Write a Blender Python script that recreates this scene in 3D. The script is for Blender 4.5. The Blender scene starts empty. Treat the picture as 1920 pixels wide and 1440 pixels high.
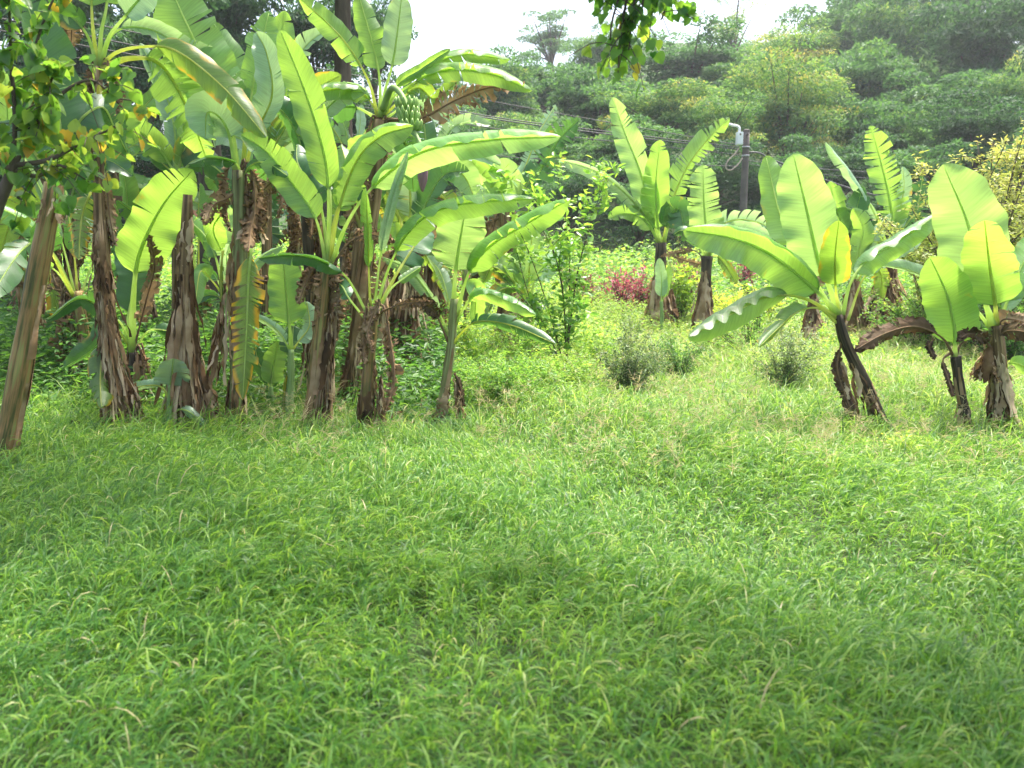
import bpy, math, random
import numpy as np
from mathutils import Vector
R = math.radians
HAZE = 0.0009
scene = bpy.context.scene
COL = scene.collection
CAMZ, HOR, F = 1.55, 470.0, 1600.0
PITCH = math.atan((720-HOR)/F)
SP, CP = math.sin(PITCH), math.cos(PITCH)

def U(px, py, d):
    """photo pixel (1920x1440) at a distance d down the field -> world point"""
    u = (px-960)/F; v = (720-py)/F
    y = v*SP+CP; z = v*CP-SP
    s = d/y
    return np.array([u*s, d, CAMZ+z*s])
def Z(x, y):
    """terrain height: flat clearing, hill rising behind, steeper to the right"""
    x = np.asarray(x, float); y = np.asarray(y, float)
    k = 0.17+0.17*np.clip((x+8)/20, 0, 1)
    h = k*np.clip(y-25, 0, 62)
    h = h*np.clip((y-25)/8, 0, 1)**.5
    near = 0.05*np.sin(x*.7+1)*np.sin(y*.5)+0.03*np.sin(x*1.9+y*.8)
    bank = 0.5*np.clip((y-14)/9, 0, 1)
    return h+near+bank+0.3*np.sin(x*.21)*np.sin(y*.17)*np.clip((y-20)/10, 0, 1)
def G(px, py):
    """point on the grass top under a pixel, by marching"""
    d = 3.0
    while d < 120:
        p = U(px, py, d)
        if p[2] <= float(Z(p[0], p[1]))+0.10: return p
        d += .05
    return U(px, py, 120)

# ------------------------------------------------------------------ nodes
def nt(name):
    m = bpy.data.materials.new(name); m.use_nodes = True
    t = m.node_tree; t.nodes.clear()
    out = t.nodes.new('ShaderNodeOutputMaterial')
    return m, t, out
def N(t, kind, **kw):
    n = t.nodes.new(kind)
    for k, v in kw.items():
        if k in n.inputs.keys(): n.inputs[k].default_value = v
        else: setattr(n, k, v)
    return n
def ramp(t, fac, cols):
    r = t.nodes.new('ShaderNodeValToRGB'); e = r.color_ramp.elements
    while len(e) < len(cols): e.new(.5)
    for i, (p, c) in enumerate(cols): e[i].position = p; e[i].color = (*c, 1)
    t.links.new(fac, r.inputs['Fac']); return r.outputs['Color']
def mixc(t, fac, a, b, mode='MIX'):
    m = t.nodes.new('ShaderNodeMix'); m.data_type = 'RGBA'; m.blend_type = mode
    for s, v in ((0, fac), (6, a), (7, b)):
        if isinstance(v, (int, float)): m.inputs[s].default_value = v
        elif isinstance(v, tuple): m.inputs[s].default_value = (*v, 1)
        else: t.links.new(v, m.inputs[s])
    return m.outputs[2]
def math_(t, op, a, b=None):
    m = t.nodes.new('ShaderNodeMath'); m.operation = op
    for i, v in enumerate((a, b)):
        if v is None: continue
        if isinstance(v, (int, float)): m.inputs[i].default_value = v
        else: t.links.new(v, m.inputs[i])
    return m.outputs[0]
def leaf_shader(t, out, col, trans_col, tr, rough, spec=.5, bump=None, sheen=0):
    p = N(t, 'ShaderNodeBsdfPrincipled'); p.inputs['Roughness'].default_value = rough
    p.inputs['Specular IOR Level'].default_value = spec
    if sheen: p.inputs['Sheen Weight'].default_value = sheen
    tl = t.nodes.new('ShaderNodeBsdfTranslucent'); mx = t.nodes.new('ShaderNodeMixShader')
    mx.inputs[0].default_value = tr
    t.links.new(col, p.inputs['Base Color']); t.links.new(trans_col, tl.inputs['Color'])
    if bump is not None:
        t.links.new(bump, p.inputs['Normal']); t.links.new(bump, tl.inputs['Normal'])
    t.links.new(p.outputs[0], mx.inputs[1]); t.links.new(tl.outputs[0], mx.inputs[2])
    t.links.new(mx.outputs[0], out.inputs['Surface'])
def mat_small_leaf(name, cols, tcols=None, tr=.4, rough=.45, spec=.4):
    m, t, out = nt(name)
    a = N(t, 'ShaderNodeAttribute', attribute_name='tint')
    oi = t.nodes.new('ShaderNodeObjectInfo')
    f = math_(t, 'ADD', a.outputs['Fac'], math_(t, 'MULTIPLY', math_(t, 'SUBTRACT', oi.outputs['Random'], .5), .12))
    c = ramp(t, f, cols)
    tc = ramp(t, f, tcols or [(p, (min(1, x[0]*2.4), min(1, x[1]*2.3), x[2]*1.2)) for p, x in cols])
    leaf_shader(t, out, c, tc, tr, rough, spec)
    return m
def mat_banana(name, base, trans, edge=0.0, dry=0.0, tr=.45, rough=.38, spec=.55):
    """banana lamina: cross veins, blotches, yellow-brown margin where 'edge' > 0"""
    m, t, out = nt(name)
    uv = t.nodes.new('ShaderNodeUVMap'); sx = t.nodes.new('ShaderNodeSeparateXYZ'); t.links.new(uv.outputs[0], sx.inputs[0])
    U_, V_ = sx.outputs[0], sx.outputs[1]
    au = math_(t, 'ABSOLUTE', math_(t, 'SUBTRACT', U_, .5))
    cb = t.nodes.new('ShaderNodeCombineXYZ')
    t.links.new(math_(t, 'MULTIPLY', au, 1.3), cb.inputs[0])
    t.links.new(math_(t, 'SUBTRACT', math_(t, 'MULTIPLY', V_, 60), math_(t, 'MULTIPLY', au, 5)), cb.inputs[1])
    oi = t.nodes.new('ShaderNodeObjectInfo')
    t.links.new(math_(t, 'MULTIPLY', oi.outputs['Random'], 31), cb.inputs[2])
    n1 = N(t, 'ShaderNodeTexNoise', Scale=1.6, Detail=3.0); t.links.new(cb.outputs[0], n1.inputs['Vector'])
    n2 = N(t, 'ShaderNodeTexNoise', Scale=5.0, Detail=4.0); 
    tc = t.nodes.new('ShaderNodeTexCoord'); t.links.new(tc.outputs['Object'], n2.inputs['Vector'])
    c = mixc(t, ramp(t, n1.outputs[0], [(.35, (0, 0, 0)), (.65, (1, 1, 1))]), tuple(x*.86 for x in base), tuple(min(1, x*1.10) for x in base))
    tcol = mixc(t, ramp(t, n1.outputs[0], [(.35, (0, 0, 0)), (.65, (1, 1, 1))]), tuple(x*.88 for x in trans), tuple(min(1, x*1.08) for x in trans))
    hs = N(t, 'ShaderNodeHueSaturation'); t.links.new(math_(t, 'ADD', .485, math_(t, 'MULTIPLY', oi.outputs['Random'], .03)), hs.inputs['Hue'])
    t.links.new(math_(t, 'ADD', .8, math_(t, 'MULTIPLY', oi.outputs['Random'], .4)), hs.inputs['Value']); t.links.new(c, hs.inputs['Color']); c = hs.outputs[0]
    if edge > 0:
        e = math_(t, 'ADD', math_(t, 'MULTIPLY', au, 2*edge), math_(t, 'MULTIPLY', n2.outputs[0], 1.0))
        c = mixc(t, ramp(t, e, [(.80, (0, 0, 0)), (.95, (1, 1, 1))]), c, (.55, .34, .03))
        c = mixc(t, ramp(t, e, [(1.0, (0, 0, 0)), (1.0, (1, 1, 1))]), c, (.10, .05, .02))
        e2 = math_(t, 'MULTIPLY', e, .8)
        tcol = mixc(t, ramp(t, e2, [(.64, (0, 0, 0)), (.76, (1, 1, 1))]), tcol, (.8, .45, .03))
        k = ramp(t, e2, [(.82, (0, 0, 0)), (.9, (1, 1, 1))])
        c = mixc(t, k, c, (.09, .045, .02)); tcol = mixc(t, k, tcol, (.08, .03, .01))
    if dry > 0:
        at_ = N(t, 'ShaderNodeAttribute', attribute_name='tint')
        fz = math_(t, 'ADD', math_(t, 'MULTIPLY', n2.outputs[0], .55), math_(t, 'MULTIPLY', at_.outputs['Fac'], .45))
        w = ramp(t, fz, [(.24, (.035, .023, .014)), (.38, (.145, .085, .042)), (.50, (.33, .215, .115)), (.64, (.60, .46, .30))])
        c = mixc(t, dry, c, w); tcol = mixc(t, dry, tcol, (.30, .19, .09))
    b = N(t, 'ShaderNodeBump', Strength=.22, Distance=.008); t.links.new(n1.outputs[0], b.inputs['Height'])
    leaf_shader(t, out, c, tcol, tr, rough, spec, b.outputs[0])
    return m
def mat_stem(name, cols, rough=.7, sc=(26, 26, 2.2), uv=False):
    m, t, out = nt(name)
    tc = t.nodes.new('ShaderNodeTexCoord'); mp = t.nodes.new('ShaderNodeMapping'); mp.inputs['Scale'].default_value = (38, 1.6, 1) if uv else sc
    t.links.new(tc.outputs['UV' if uv else 'Object'], mp.inputs[0])
    n = N(t, 'ShaderNodeTexNoise', Scale=1.0, Detail=5.0, Roughness=.62); t.links.new(mp.outputs[0], n.inputs['Vector'])
    n3 = N(t, 'ShaderNodeTexNoise', Scale=3.0, Detail=2.0); t.links.new(tc.outputs['Object'], n3.inputs['Vector'])
    f = math_(t, 'ADD', math_(t, 'MULTIPLY', n.outputs[0], .65), math_(t, 'MULTIPLY', n3.outputs[0], .35))
    p = N(t, 'ShaderNodeBsdfPrincipled', Roughness=rough); t.links.new(ramp(t, f, cols), p.inputs['Base Color'])
    p.inputs['Specular IOR Level'].default_value = .25
    b = N(t, 'ShaderNodeBump', Strength=.6, Distance=.012); t.links.new(f, b.inputs['Height']); t.links.new(b.outputs[0], p.inputs['Normal'])
    t.links.new(p.outputs[0], out.inputs[0]); return m
def mat_plain(name, c, rough=.5, metal=0, var=.15, sc=12):
    m, t, out = nt(name)
    tc = t.nodes.new('ShaderNodeTexCoord'); n = N(t, 'ShaderNodeTexNoise', Scale=float(sc), Detail=4.0)
    t.links.new(tc.outputs['Object'], n.inputs['Vector'])
    p = N(t, 'ShaderNodeBsdfPrincipled', Roughness=rough, Metallic=metal)
    t.links.new(ramp(t, n.outputs[0], [(.3, tuple(x*(1-var) for x in c)), (.7, tuple(min(1, x*(1+var)) for x in c))]), p.inputs['Base Color'])
    t.links.new(p.outputs[0], out.inputs[0]); return m

M = {}
M['F'] = mat_banana('banana_leaf_fresh', (.14, .27, .10), (.42, .70, .08), edge=.17, tr=.5, rough=.34, spec=.6)
M['Y'] = mat_banana('banana_leaf_lime', (.19, .33, .14), (.48, .74, .15), tr=.5)
M['P'] = mat_banana('banana_leaf_pale', (.26, .40, .25), (.44, .66, .22), edge=.18, tr=.38, rough=.34, spec=.7)
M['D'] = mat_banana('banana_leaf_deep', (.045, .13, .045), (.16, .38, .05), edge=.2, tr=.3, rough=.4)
M['E'] = mat_banana('banana_leaf_yellow_edge', (.12, .22, .06), (.34, .54, .05), edge=.38, tr=.45)
M['O'] = mat_banana('banana_leaf_orange_edge', (.12, .20, .05), (.34, .50, .05), edge=.52, tr=.45)
M['B'] = mat_banana('banana_leaf_dry', (.1, .06, .03), (.2, .1, .05), dry=1.0, tr=.25, rough=.75, spec=.15)
M['K'] = mat_banana('banana_leaf_blackened', (.035, .022, .012), (.10, .06, .02), edge=.0, dry=.25, tr=.2, rough=.7, spec=.2)
def mat_rib(name, a, b):
    m, t, out = nt(name); tc = t.nodes.new('ShaderNodeTexCoord'); n = N(t, 'ShaderNodeTexNoise', Scale=9.0, Detail=2.0); t.links.new(tc.outputs['Object'], n.inputs['Vector'])
    c = ramp(t, n.outputs[0], [(.35, a), (.65, b)]); leaf_shader(t, out, c, c, .78, .4, .5); return m
M['rib'] = mat_rib('midrib_green', (.58, .74, .24), (.70, .82, .36)); M['riby'] = mat_rib('midrib_yellow', (.66, .72, .18), (.76, .80, .32))
M['ribb'] = mat_stem('midrib_brown', [(.3, (.10, .06, .03)), (.7, (.24, .15, .08))], .7)
M['green'] = mat_stem('stem_green', [(.32, (.10, .17, .04)), (.5, (.24, .36, .12)), (.7, (.42, .50, .26))], .5, uv=True)
M['stout'] = mat_stem('stem_stout_green', [(.36, (.06, .05, .03)), (.44, (.16, .15, .06)), (.54, (.26, .30, .12)), (.62, (.34, .36, .18)), (.72, (.30, .20, .11))], .6, uv=True)
M['brown'] = mat_stem('stem_brown', [(.36, (.030, .022, .014)), (.46, (.13, .082, .038)), (.56, (.28, .19, .09)), (.7, (.44, .34, .20))], uv=True)
M['mixed'] = mat_stem('stem_mixed', [(.36, (.030, .022, .014)), (.45, (.10, .10, .03)), (.52, (.30, .17, .07)), (.58, (.24, .25, .08)), (.72, (.48, .30, .12))], .55, uv=True)
M['dark'] = mat_stem('stem_dark', [(.38, (.012, .010, .008)), (.5, (.05, .038, .024)), (.66, (.19, .145, .09))], uv=True)
M['dry'] = mat_banana('dry_sheath', (.1, .06, .03), (.25, .14, .07), dry=1.0, tr=.2, rough=.8, spec=.1)
M['bark'] = mat_stem('tree_bark', [(.35, (.05, .035, .025)), (.6, (.14, .11, .08))], .9, (9, 9, 2))

# ------------------------------------------------------------------ object helpers
def new_mesh(name, V, Fc, mat, parent=None, origin=None, uv=None, tint=None, smooth=True):
    V = np.asarray(V, np.float32).reshape(-1, 3)
    if origin is not None: V = V-np.asarray(origin, np.float32)
    me = bpy.data.meshes.new(name)
    Fc = np.asarray(Fc, np.int32)
    nf, k = Fc.shape
    me.vertices.add(len(V)); me.vertices.foreach_set('co', V.ravel())
    me.loops.add(nf*k); me.loops.foreach_set('vertex_index', Fc.ravel())
    me.polygons.add(nf); me.polygons.foreach_set('loop_start', np.arange(nf, dtype=np.int32)*k)
    me.polygons.foreach_set('loop_total', np.full(nf, k, np.int32))
    if smooth: me.polygons.foreach_set('use_smooth', np.ones(nf, bool))
    if uv is not None:
        l = me.uv_layers.new(name='UVMap'); l.data.foreach_set('uv', np.asarray(uv, np.float32)[Fc.ravel()].ravel())
    if tint is not None:
        a = me.attributes.new('tint', 'FLOAT', 'POINT'); a.data.foreach_set('value', np.asarray(tint, np.float32))
    me.materials.append(mat); me.update(calc_edges=True)
    o = bpy.data.objects.new(name, me); COL.objects.link(o)
    if parent is not None: o.parent = parent
    elif origin is not None: o.location = Vector([float(v) for v in origin])
    return o
def thing(name, label, cat, loc, group=None):
    o = bpy.data.objects.new(name, None); COL.objects.link(o)
    o.empty_display_size = .2; o.location = Vector([float(v) for v in loc])
    o['label'] = label; o['category'] = cat
    if group: o['group'] = group
    return o
def tag(o, label, cat, kind=None, group=None):
    o['label'] = label; o['category'] = cat
    if kind: o['kind'] = kind
    if group: o['group'] = group
    return o
def curve(P, n):
    P = [np.asarray(p, float) for p in P]
    if len(P) == 2: P = [P[0], (P[0]+P[1])/2, P[1]]
    Q = [2*P[0]-P[1]]+P+[2*P[-1]-P[-2]]
    pts = []
    for i in range(1, len(Q)-2):
        for j in range(16):
            s = j/16
            a, b, c, d = Q[i-1], Q[i], Q[i+1], Q[i+2]
            pts.append(.5*((2*b)+(-a+c)*s+(2*a-5*b+4*c-d)*s*s+(-a+3*b-3*c+d)*s**3))
    pts.append(Q[-2]); pts = np.array(pts)
    L = np.concatenate([[0], np.cumsum(np.linalg.norm(np.diff(pts, axis=0), axis=1))])
    t = np.linspace(0, L[-1], n)
    return np.stack([np.interp(t, L, pts[:, i]) for i in range(3)], 1), L[-1]
def unit(a): return a/np.maximum(np.linalg.norm(a, axis=-1, keepdims=True), 1e-9)
def tube(C, rad, k=8, rng=None, jit=0.0, lobes=0):
    C = np.asarray(C); n = len(C); rad = np.broadcast_to(np.asarray(rad, float), (n,))
    T = unit(np.gradient(C, axis=0))
    ref = np.array([0.31, 1, .17]) if abs(T[:, 1]).mean() < .8 else np.array([1., .2, .1])
    A = unit(np.cross(T, ref)); B = np.cross(T, A)
    an = np.linspace(0, 2*math.pi, k, endpoint=False)
    rr = rad[:, None]*np.ones((1, k))
    if rng is not None and jit: rr = rr*(1+rng.normal(0, jit, (n, k))*.6+rng.normal(0, jit, (1, k)))
    if lobes: rr = rr*(1+.06*np.sin(an*lobes+np.linspace(0, 2, n)[:, None]))
    V = C[:, None]+rr[..., None]*(np.cos(an)[None, :, None]*A[:, None]+np.sin(an)[None, :, None]*B[:, None])
    i, j = np.meshgrid(np.arange(n-1), np.arange(k), indexing='ij')
    Fc = np.stack([i*k+j, i*k+(j+1) % k, (i+1)*k+(j+1) % k, (i+1)*k+j], -1).reshape(-1, 4)
    V = V.reshape(-1, 3)
    m = len(V); V = np.vstack([V, C[:1], C[-1:]])
    js = np.arange(0, k, 2)
    cap0 = np.stack([np.full_like(js, m), (js+2) % k, (js+1) % k, js], -1)
    o = (n-1)*k
    cap1 = np.stack([np.full_like(js, m+1), o+js, o+(js+1) % k, o+(js+2) % k], -1)
    return V, np.vstack([Fc, cap0, cap1])
class MB:
    def __init__(s): s.v = []; s.f = []; s.n = 0; s.uv = []; s.t = []
    def add(s, V, Fc, uv=None, tint=None):
        s.v.append(np.asarray(V)); s.f.append(np.asarray(Fc)+s.n); s.n += len(V)
        s.uv.append(uv if uv is not None else np.zeros((len(V), 2)))
        s.t.append(np.broadcast_to(.5 if tint is None else tint, (len(V),)))
    def box(s, c, h, ax=None):
        ax = np.eye(3) if ax is None else ax
        q = np.array([[x, y, z] for x in (-1, 1) for y in (-1, 1) for z in (-1, 1)], float)*np.asarray(h)
        s.add(np.asarray(c)+q@ax, [[0, 1, 3, 2], [4, 6, 7, 5], [0, 4, 5, 1], [2, 3, 7, 6], [0, 2, 6, 4], [1, 5, 7, 3]])
    def build(s, name, mat, parent=None, origin=None, smooth=True):
        return new_mesh(name, np.vstack(s.v), np.vstack(s.f), mat, parent, origin, np.vstack(s.uv), np.concatenate(s.t), smooth)
def leaf_cloud(C, Nn, D, size, rng, asp=.45, fold=.18, tint=None):
    """folded pointed leaves: 6 verts, 2 quads each. C base points, Nn normals, D tip directions"""
    n = len(C); size = np.broadcast_to(size, (n,))[:, None]
    D = unit(D); S = unit(np.cross(D, Nn)); Nn = np.cross(S, D)
    sh = [(0, 0, 0), (.5, .38, 1), (.34, .74, .7), (0, 1, -.5), (-.34, .74, .7), (-.5, .38, 1)]
    V = np.stack([C+size*(asp*a*2*S*.5*2*.5+b*D+fold*c*asp*Nn) for a, b, c in [(x*1.0, y, z) for x, y, z in sh]], 1)
    b = np.arange(n)[:, None]*6
    Fc = np.stack([b+np.array([[0, 1, 2, 3]]), b+np.array([[0, 3, 4, 5]])], 1).reshape(-1, 4)
    T = np.repeat(np.broadcast_to(.5 if tint is None else tint, (n,)), 6)
    return V.reshape(-1, 3), Fc, T

# ------------------------------------------------------------------ banana parts
CAM = np.array([0, 0, CAMZ])
def parse(s): return [tuple(float(a) for a in q.split(',')) for q in s.split()]
leafno = [0]
def banana_leaf(root, d, pts, W, dd=0.0, roll=0, m='F', lam=.22, fold=20, tear=.25, wav=.05, side=None, d0=0.0, curl=0, label=None, over=0):
    """one leaf (lamina) with its midrib/petiole. W in photo px at depth d"""
    leafno[0] += 1
    rng = np.random.default_rng(leafno[0]*7+3)
    tear = tear+(.10 if tear > 0 else 0)
    P = parse(pts); n = len(P)
    W3 = [U(x, y, d+d0+dd*(i/(n-1))**1.6) for i, (x, y) in enumerate(P)]
    NS = 56
    C, L = curve(W3, NS); W = W*d/F
    T = unit(np.gradient(C, axis=0))
    V = unit(C-CAM)
    L0 = unit(np.cross(T, V)); N0 = np.cross(L0, T)
    Tm = unit(T[NS//2]); a = R(roll)
    flip = 1.0
    if N0[NS//2][2] < 0: flip = -1.0
    L0 = L0*flip; N0 = N0*flip
    Lr = math.cos(a)*L0+math.sin(a)*N0; Nr = math.cos(a)*N0-math.sin(a)*L0
    # twist along the blade a little
    tw = rng.uniform(-.25, .25)+0*C[:, 0]; s_ = np.linspace(0, 1, NS)
    tw = tw*s_+.08*np.sin(s_*5+rng.uniform(0, 6))
    Lr, Nr = (np.cos(tw)[:, None]*Lr+np.sin(tw)[:, None]*Nr), (np.cos(tw)[:, None]*Nr-np.sin(tw)[:, None]*Lr)
    def at(A, t): 
        x = np.clip(t, 0, 1)*(NS-1); i = np.minimum(x.astype(int), NS-2); f = (x-i)[..., None]
        return A[i]*(1-f)+A[i+1]*f
    def prof(s):
        a_ = np.sqrt(np.clip(1-(1-np.minimum(s/.20, 1))**2, 0, 1)); b_ = np.clip(1-np.clip((s-.50)/.50, 0, 1)**2.3, 0, 1)**.62
        return a_*b_*(1-.12*s)
    mb = MB(); K = 6; fo = R(fold); ph = rng.uniform(0, 6, 4)
    for sd in (-1, 1):
        cuts = [0.0]
        while cuts[-1] < 1:
            step = rng.exponential(.30/(tear*3+.02))*.35+.018 if tear > 0 else 2
            cuts.append(min(1, cuts[-1]+step))
        if len(cuts) > 2 and 1-cuts[-2] < .03: cuts.pop(-2)
        for c0, c1 in zip(cuts[:-1], cuts[1:]):
            ns = max(3, int((c1-c0)*46)+1)
            g = min((c1-c0)*.3, rng.uniform(.001, .014)*(1 if tear < .6 else 2.2))
            q = np.linspace(0, 1, K)[None, :]; s = np.linspace(0, 1, ns)[:, None]
            g0 = g if c0 > 0 else 0; g1 = g if c1 < 1 else 0
            S = (c0+g0*q)+(c1-g1*q-c0-g0*q)*s
            sl = S+.035*q*np.clip((1-S)*6, 0, 1)      # laterals sweep towards the tip
            t = lam+(1-lam)*np.clip(sl, 0, 1)
            base = at(C, t); Lv = at(Lr, t)*sd; Nv = at(Nr, t)
            short = rng.uniform(.82, 1) if (tear > .15 and len(cuts) > 2) else 1
            h = (W/2)*prof(S)*short*(1+.035*np.sin(S*23+ph[2]+sd)+.02*np.sin(S*51+ph[3]))
            extra = rng.normal(0, .10+tear*.35) if len(cuts) > 2 else 0
            ang = fo*(.55+.65*q)+extra*q+R(curl)*q*q*1.6+.10*np.sin(S*7+ph[0]*sd)*q
            r = h*q
            # integrate bend roughly
            up = over > 0 and (Lr[NS//2][2]*sd) > 0
            rr = np.minimum(q, .58)*h if up else r
            off = Lv*(rr*np.cos(ang))[..., None]-Nv*(rr*np.sin(ang))[..., None]
            if up:      # far margin flops over towards the viewer's side, showing the waxy upper face
                f_ = np.clip((q-.58)/.42, 0, 1)*np.ones_like(S)
                lf_ = h*over*.62*(1+.30*np.sin(S*(19+3*sd)*max(.7, L)+ph[2])+.12*np.sin(S*47+ph[3]))
                tc_ = -at(V, t)
                off = off-Lv*(lf_*f_**1.3*.72)[..., None]+tc_*(lf_*(.95*f_**.8))[..., None]
            wv = wav*W*np.sin(S*(15+4*sd)*max(.6, L)+ph[1]+sd)*q**2*prof(S)+.25*wav*W*np.sin(S*43+ph[2])*q**2
            Pp = base+off+Nv*wv[..., None]
            if m in ('B', 'K'):
                Pp = Pp+rng.normal(0, .012, Pp.shape)*q[..., None]
            uv = np.stack([.5+.5*sd*q*np.ones_like(S), S], -1).reshape(-1, 2)
            i, j = np.meshgrid(np.arange(ns-1), np.arange(K-1), indexing='ij')
            Fq = np.stack([i*K+j, i*K+j+1, (i+1)*K+j+1, (i+1)*K+j], -1).reshape(-1, 4)
            mb.add(Pp.reshape(-1, 3), Fq, uv)
    o0 = np.array(root.location)
    lf = mb.build('leaf', M[m], root, o0)
    if label: lf['label'] = label
    elif m == 'B': lf['label'] = 'dead brown leaf'
    elif m == 'K': lf['label'] = 'blackened dying leaf'
    elif m == 'E': lf['label'] = 'leaf with yellow and brown margin'
    tt = np.linspace(0, 1, 30); Ct = at(C, tt*.985)
    r0 = max(.009, min(.026, W*.048))
    rad = np.interp(tt, [0, lam*.9, 1], [r0*1.5, r0*.8, .0025])
    Vt, Ft = tube(Ct, rad, 8)
    new_mesh('midrib', Vt, Ft, M['ribb' if m in ('B', 'K') else ('riby' if m in ('E',) or leafno[0] % 4 == 0 else 'rib')], lf, o0)
    return lf
def trunk(root, d, pts, w0, w1, m='mixed', dd=0, name='trunk', label=None, sink=True):
    rng = np.random.default_rng(int(abs(w0*13+d*101+w1)))
    P = parse(pts); n = len(P)
    Q = [U(x, y, d+dd*i/(n-1)) for i, (x, y) in enumerate(P)]
    if sink:
        b = Q[0].copy(); b[2] = float(Z(b[0], b[1]))-.08
        Q = ([b]+Q) if b[2] < Q[0][2]-.05 else Q
    C, L = curve(Q, 26)
    s = np.linspace(0, 1, 26)
    w0 = w0*(.66 if w0 > 20 and name != 'stout_trunk' else 1); w1 = w1*(.66 if w1 > 20 else 1)
    rad = (w0+(w1-w0)*s)*d/F/2*(1+.10*np.exp(-s*12))*(1+.05*np.sin(s*19+rng.uniform(0, 6)))
    V, Fc = tube(C, rad, 16, rng, .035, 3)
    an_ = np.abs(np.linspace(0, 2, 16, endpoint=False)-1)*.16
    uvt = np.stack([np.tile(an_, 26), np.repeat(s*L, 16)], 1); uvt = np.vstack([uvt, uvt[:2]])
    o = new_mesh(name, V, Fc, M[m], root, np.array(root.location), uv=uvt)
    if label: o['label'] = label
    # loose peeling sheath plates wrapped round the trunk
    mb = MB()
    for k in range(7):
        a0 = rng.uniform(0, 6.28); wd = rng.uniform(.5, 1.1); t0 = rng.uniform(.05, .6); t1 = t0+rng.uniform(.2, .4)
        tt = np.linspace(t0, min(t1, 1), 10); aa = np.linspace(-wd/2, wd/2, 5)
        idx = np.clip((tt*25).astype(int), 0, 25)
        lift = (1.05+.10*np.abs(np.linspace(1, 0, 10))**2)[:, None]+.05*rng.normal(0, 1, (10, 5))*.4
        ta = (aa[None, :]*(1-.5*np.linspace(0, 1, 10)[:, None]))+a0
        rr = rad[idx][:, None]*lift
        Pp = np.stack([C[idx][:, 0:1]+rr*np.cos(ta), C[idx][:, 1:2]+rr*np.sin(ta), C[idx][:, 2:3]+0*ta], -1)
        i, j = np.meshgrid(np.arange(9), np.arange(4), indexing='ij')
        mb.add(Pp.reshape(-1, 3), np.stack([i*5+j, i*5+j+1, (i+1)*5+j+1, (i+1)*5+j], -1).reshape(-1, 4),
               np.stack([np.linspace(.1, .9, 50), np.linspace(0, 1, 50)], 1))
    mb.build('sheath_leaves', M['dry' if m != 'green' else 'green'], root, np.array(root.location))
    return C, rad
def skirt(root, d, pts, wtop, wbot, n, seed=0, lmin=.3, lmax=.8, m='dry', droop=1.0):
    lmin, lmax = lmin*1.25, lmax*1.45
    """hanging dead leaves round a trunk: ragged crumpled ribbons"""
    rng = np.random.default_rng(seed+77)
    P = parse(pts); Q = [U(x, y, d) for x, y in P]   # bottom -> top
    C, L = curve(Q, 30)
    mb = MB()
    for k in range(int(n*4.2)):
        t = rng.uniform(.15, 1)**.75
        c = C[min(29, int(t*29))]; R0 = (wbot+(wtop-wbot)*t)*d/F/2*rng.uniform(.5, 1.0)
        a = rng.uniform(0, 2*math.pi); ln = min(rng.uniform(lmin, lmax), t*L*1.05+.05)
        w = (rng.uniform(.003, .011) if rng.uniform() < .86 else rng.uniform(.014, .034))*(d/7)**(1.3 if d > 10 else .5); ns = 13
        s = np.linspace(0, 1, ns); fl = rng.uniform(.15, .95) if rng.uniform() < .75 else rng.uniform(.8, 1.5)
        rad = R0*(.45+fl*s**1.4)+.008*np.sin(s*9+a)
        tw = a+rng.normal(0, .22)*s+.05*np.sin(s*6+a*3)
        cx = np.interp(np.clip(t-s*ln/max(L, .1), 0, 1), np.linspace(0, 1, 30), C[:, 0])
        cy = np.interp(np.clip(t-s*ln/max(L, .1), 0, 1), np.linspace(0, 1, 30), C[:, 1])
        ctr = np.stack([cx+rad*np.cos(tw), cy+rad*np.sin(tw), c[2]-s*ln*droop], 1)
        ta = tw+np.sin(s*4+a)*rng.uniform(.2, 1.0)
        tan = np.stack([-np.sin(ta), np.cos(ta), .10*np.sin(s*5+a*2)], 1)
        wd = w*(.5+.8*np.sin(np.pi*np.clip(s*.85+.1, 0, 1)))*(1+.16*rng.normal(0, 1, ns))
        crum = rng.normal(0, .006, (ns, 3, 3))
        nor = np.stack([np.cos(tw), np.sin(tw), 0*tw], 1)*(.7*w)
        Pp = np.stack([ctr-tan*wd[:, None], ctr+nor, ctr+tan*wd[:, None]], 1)+crum
        i, j = np.meshgrid(np.arange(ns-1), np.arange(2), indexing='ij')
        mb.add(Pp.reshape(-1, 3), np.stack([i*3+j, i*3+j+1, (i+1)*3+j+1, (i+1)*3+j], -1).reshape(-1, 4),
               np.stack([np.tile([0.2, .5, .8], ns), np.repeat(s, 3)], 1), tint=float(rng.uniform(0, 1)))
    return mb.build('dry_leaves', M[m], root, np.array(root.location))
def plant(base, d, label, name='banana_plant', cat='banana plant', group='banana plants round the clearing'):
    p = U(base[0], base[1], d); p[2] = float(Z(p[0], p[1]))
    return thing(name, label, cat, p, group)
PL = []
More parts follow.
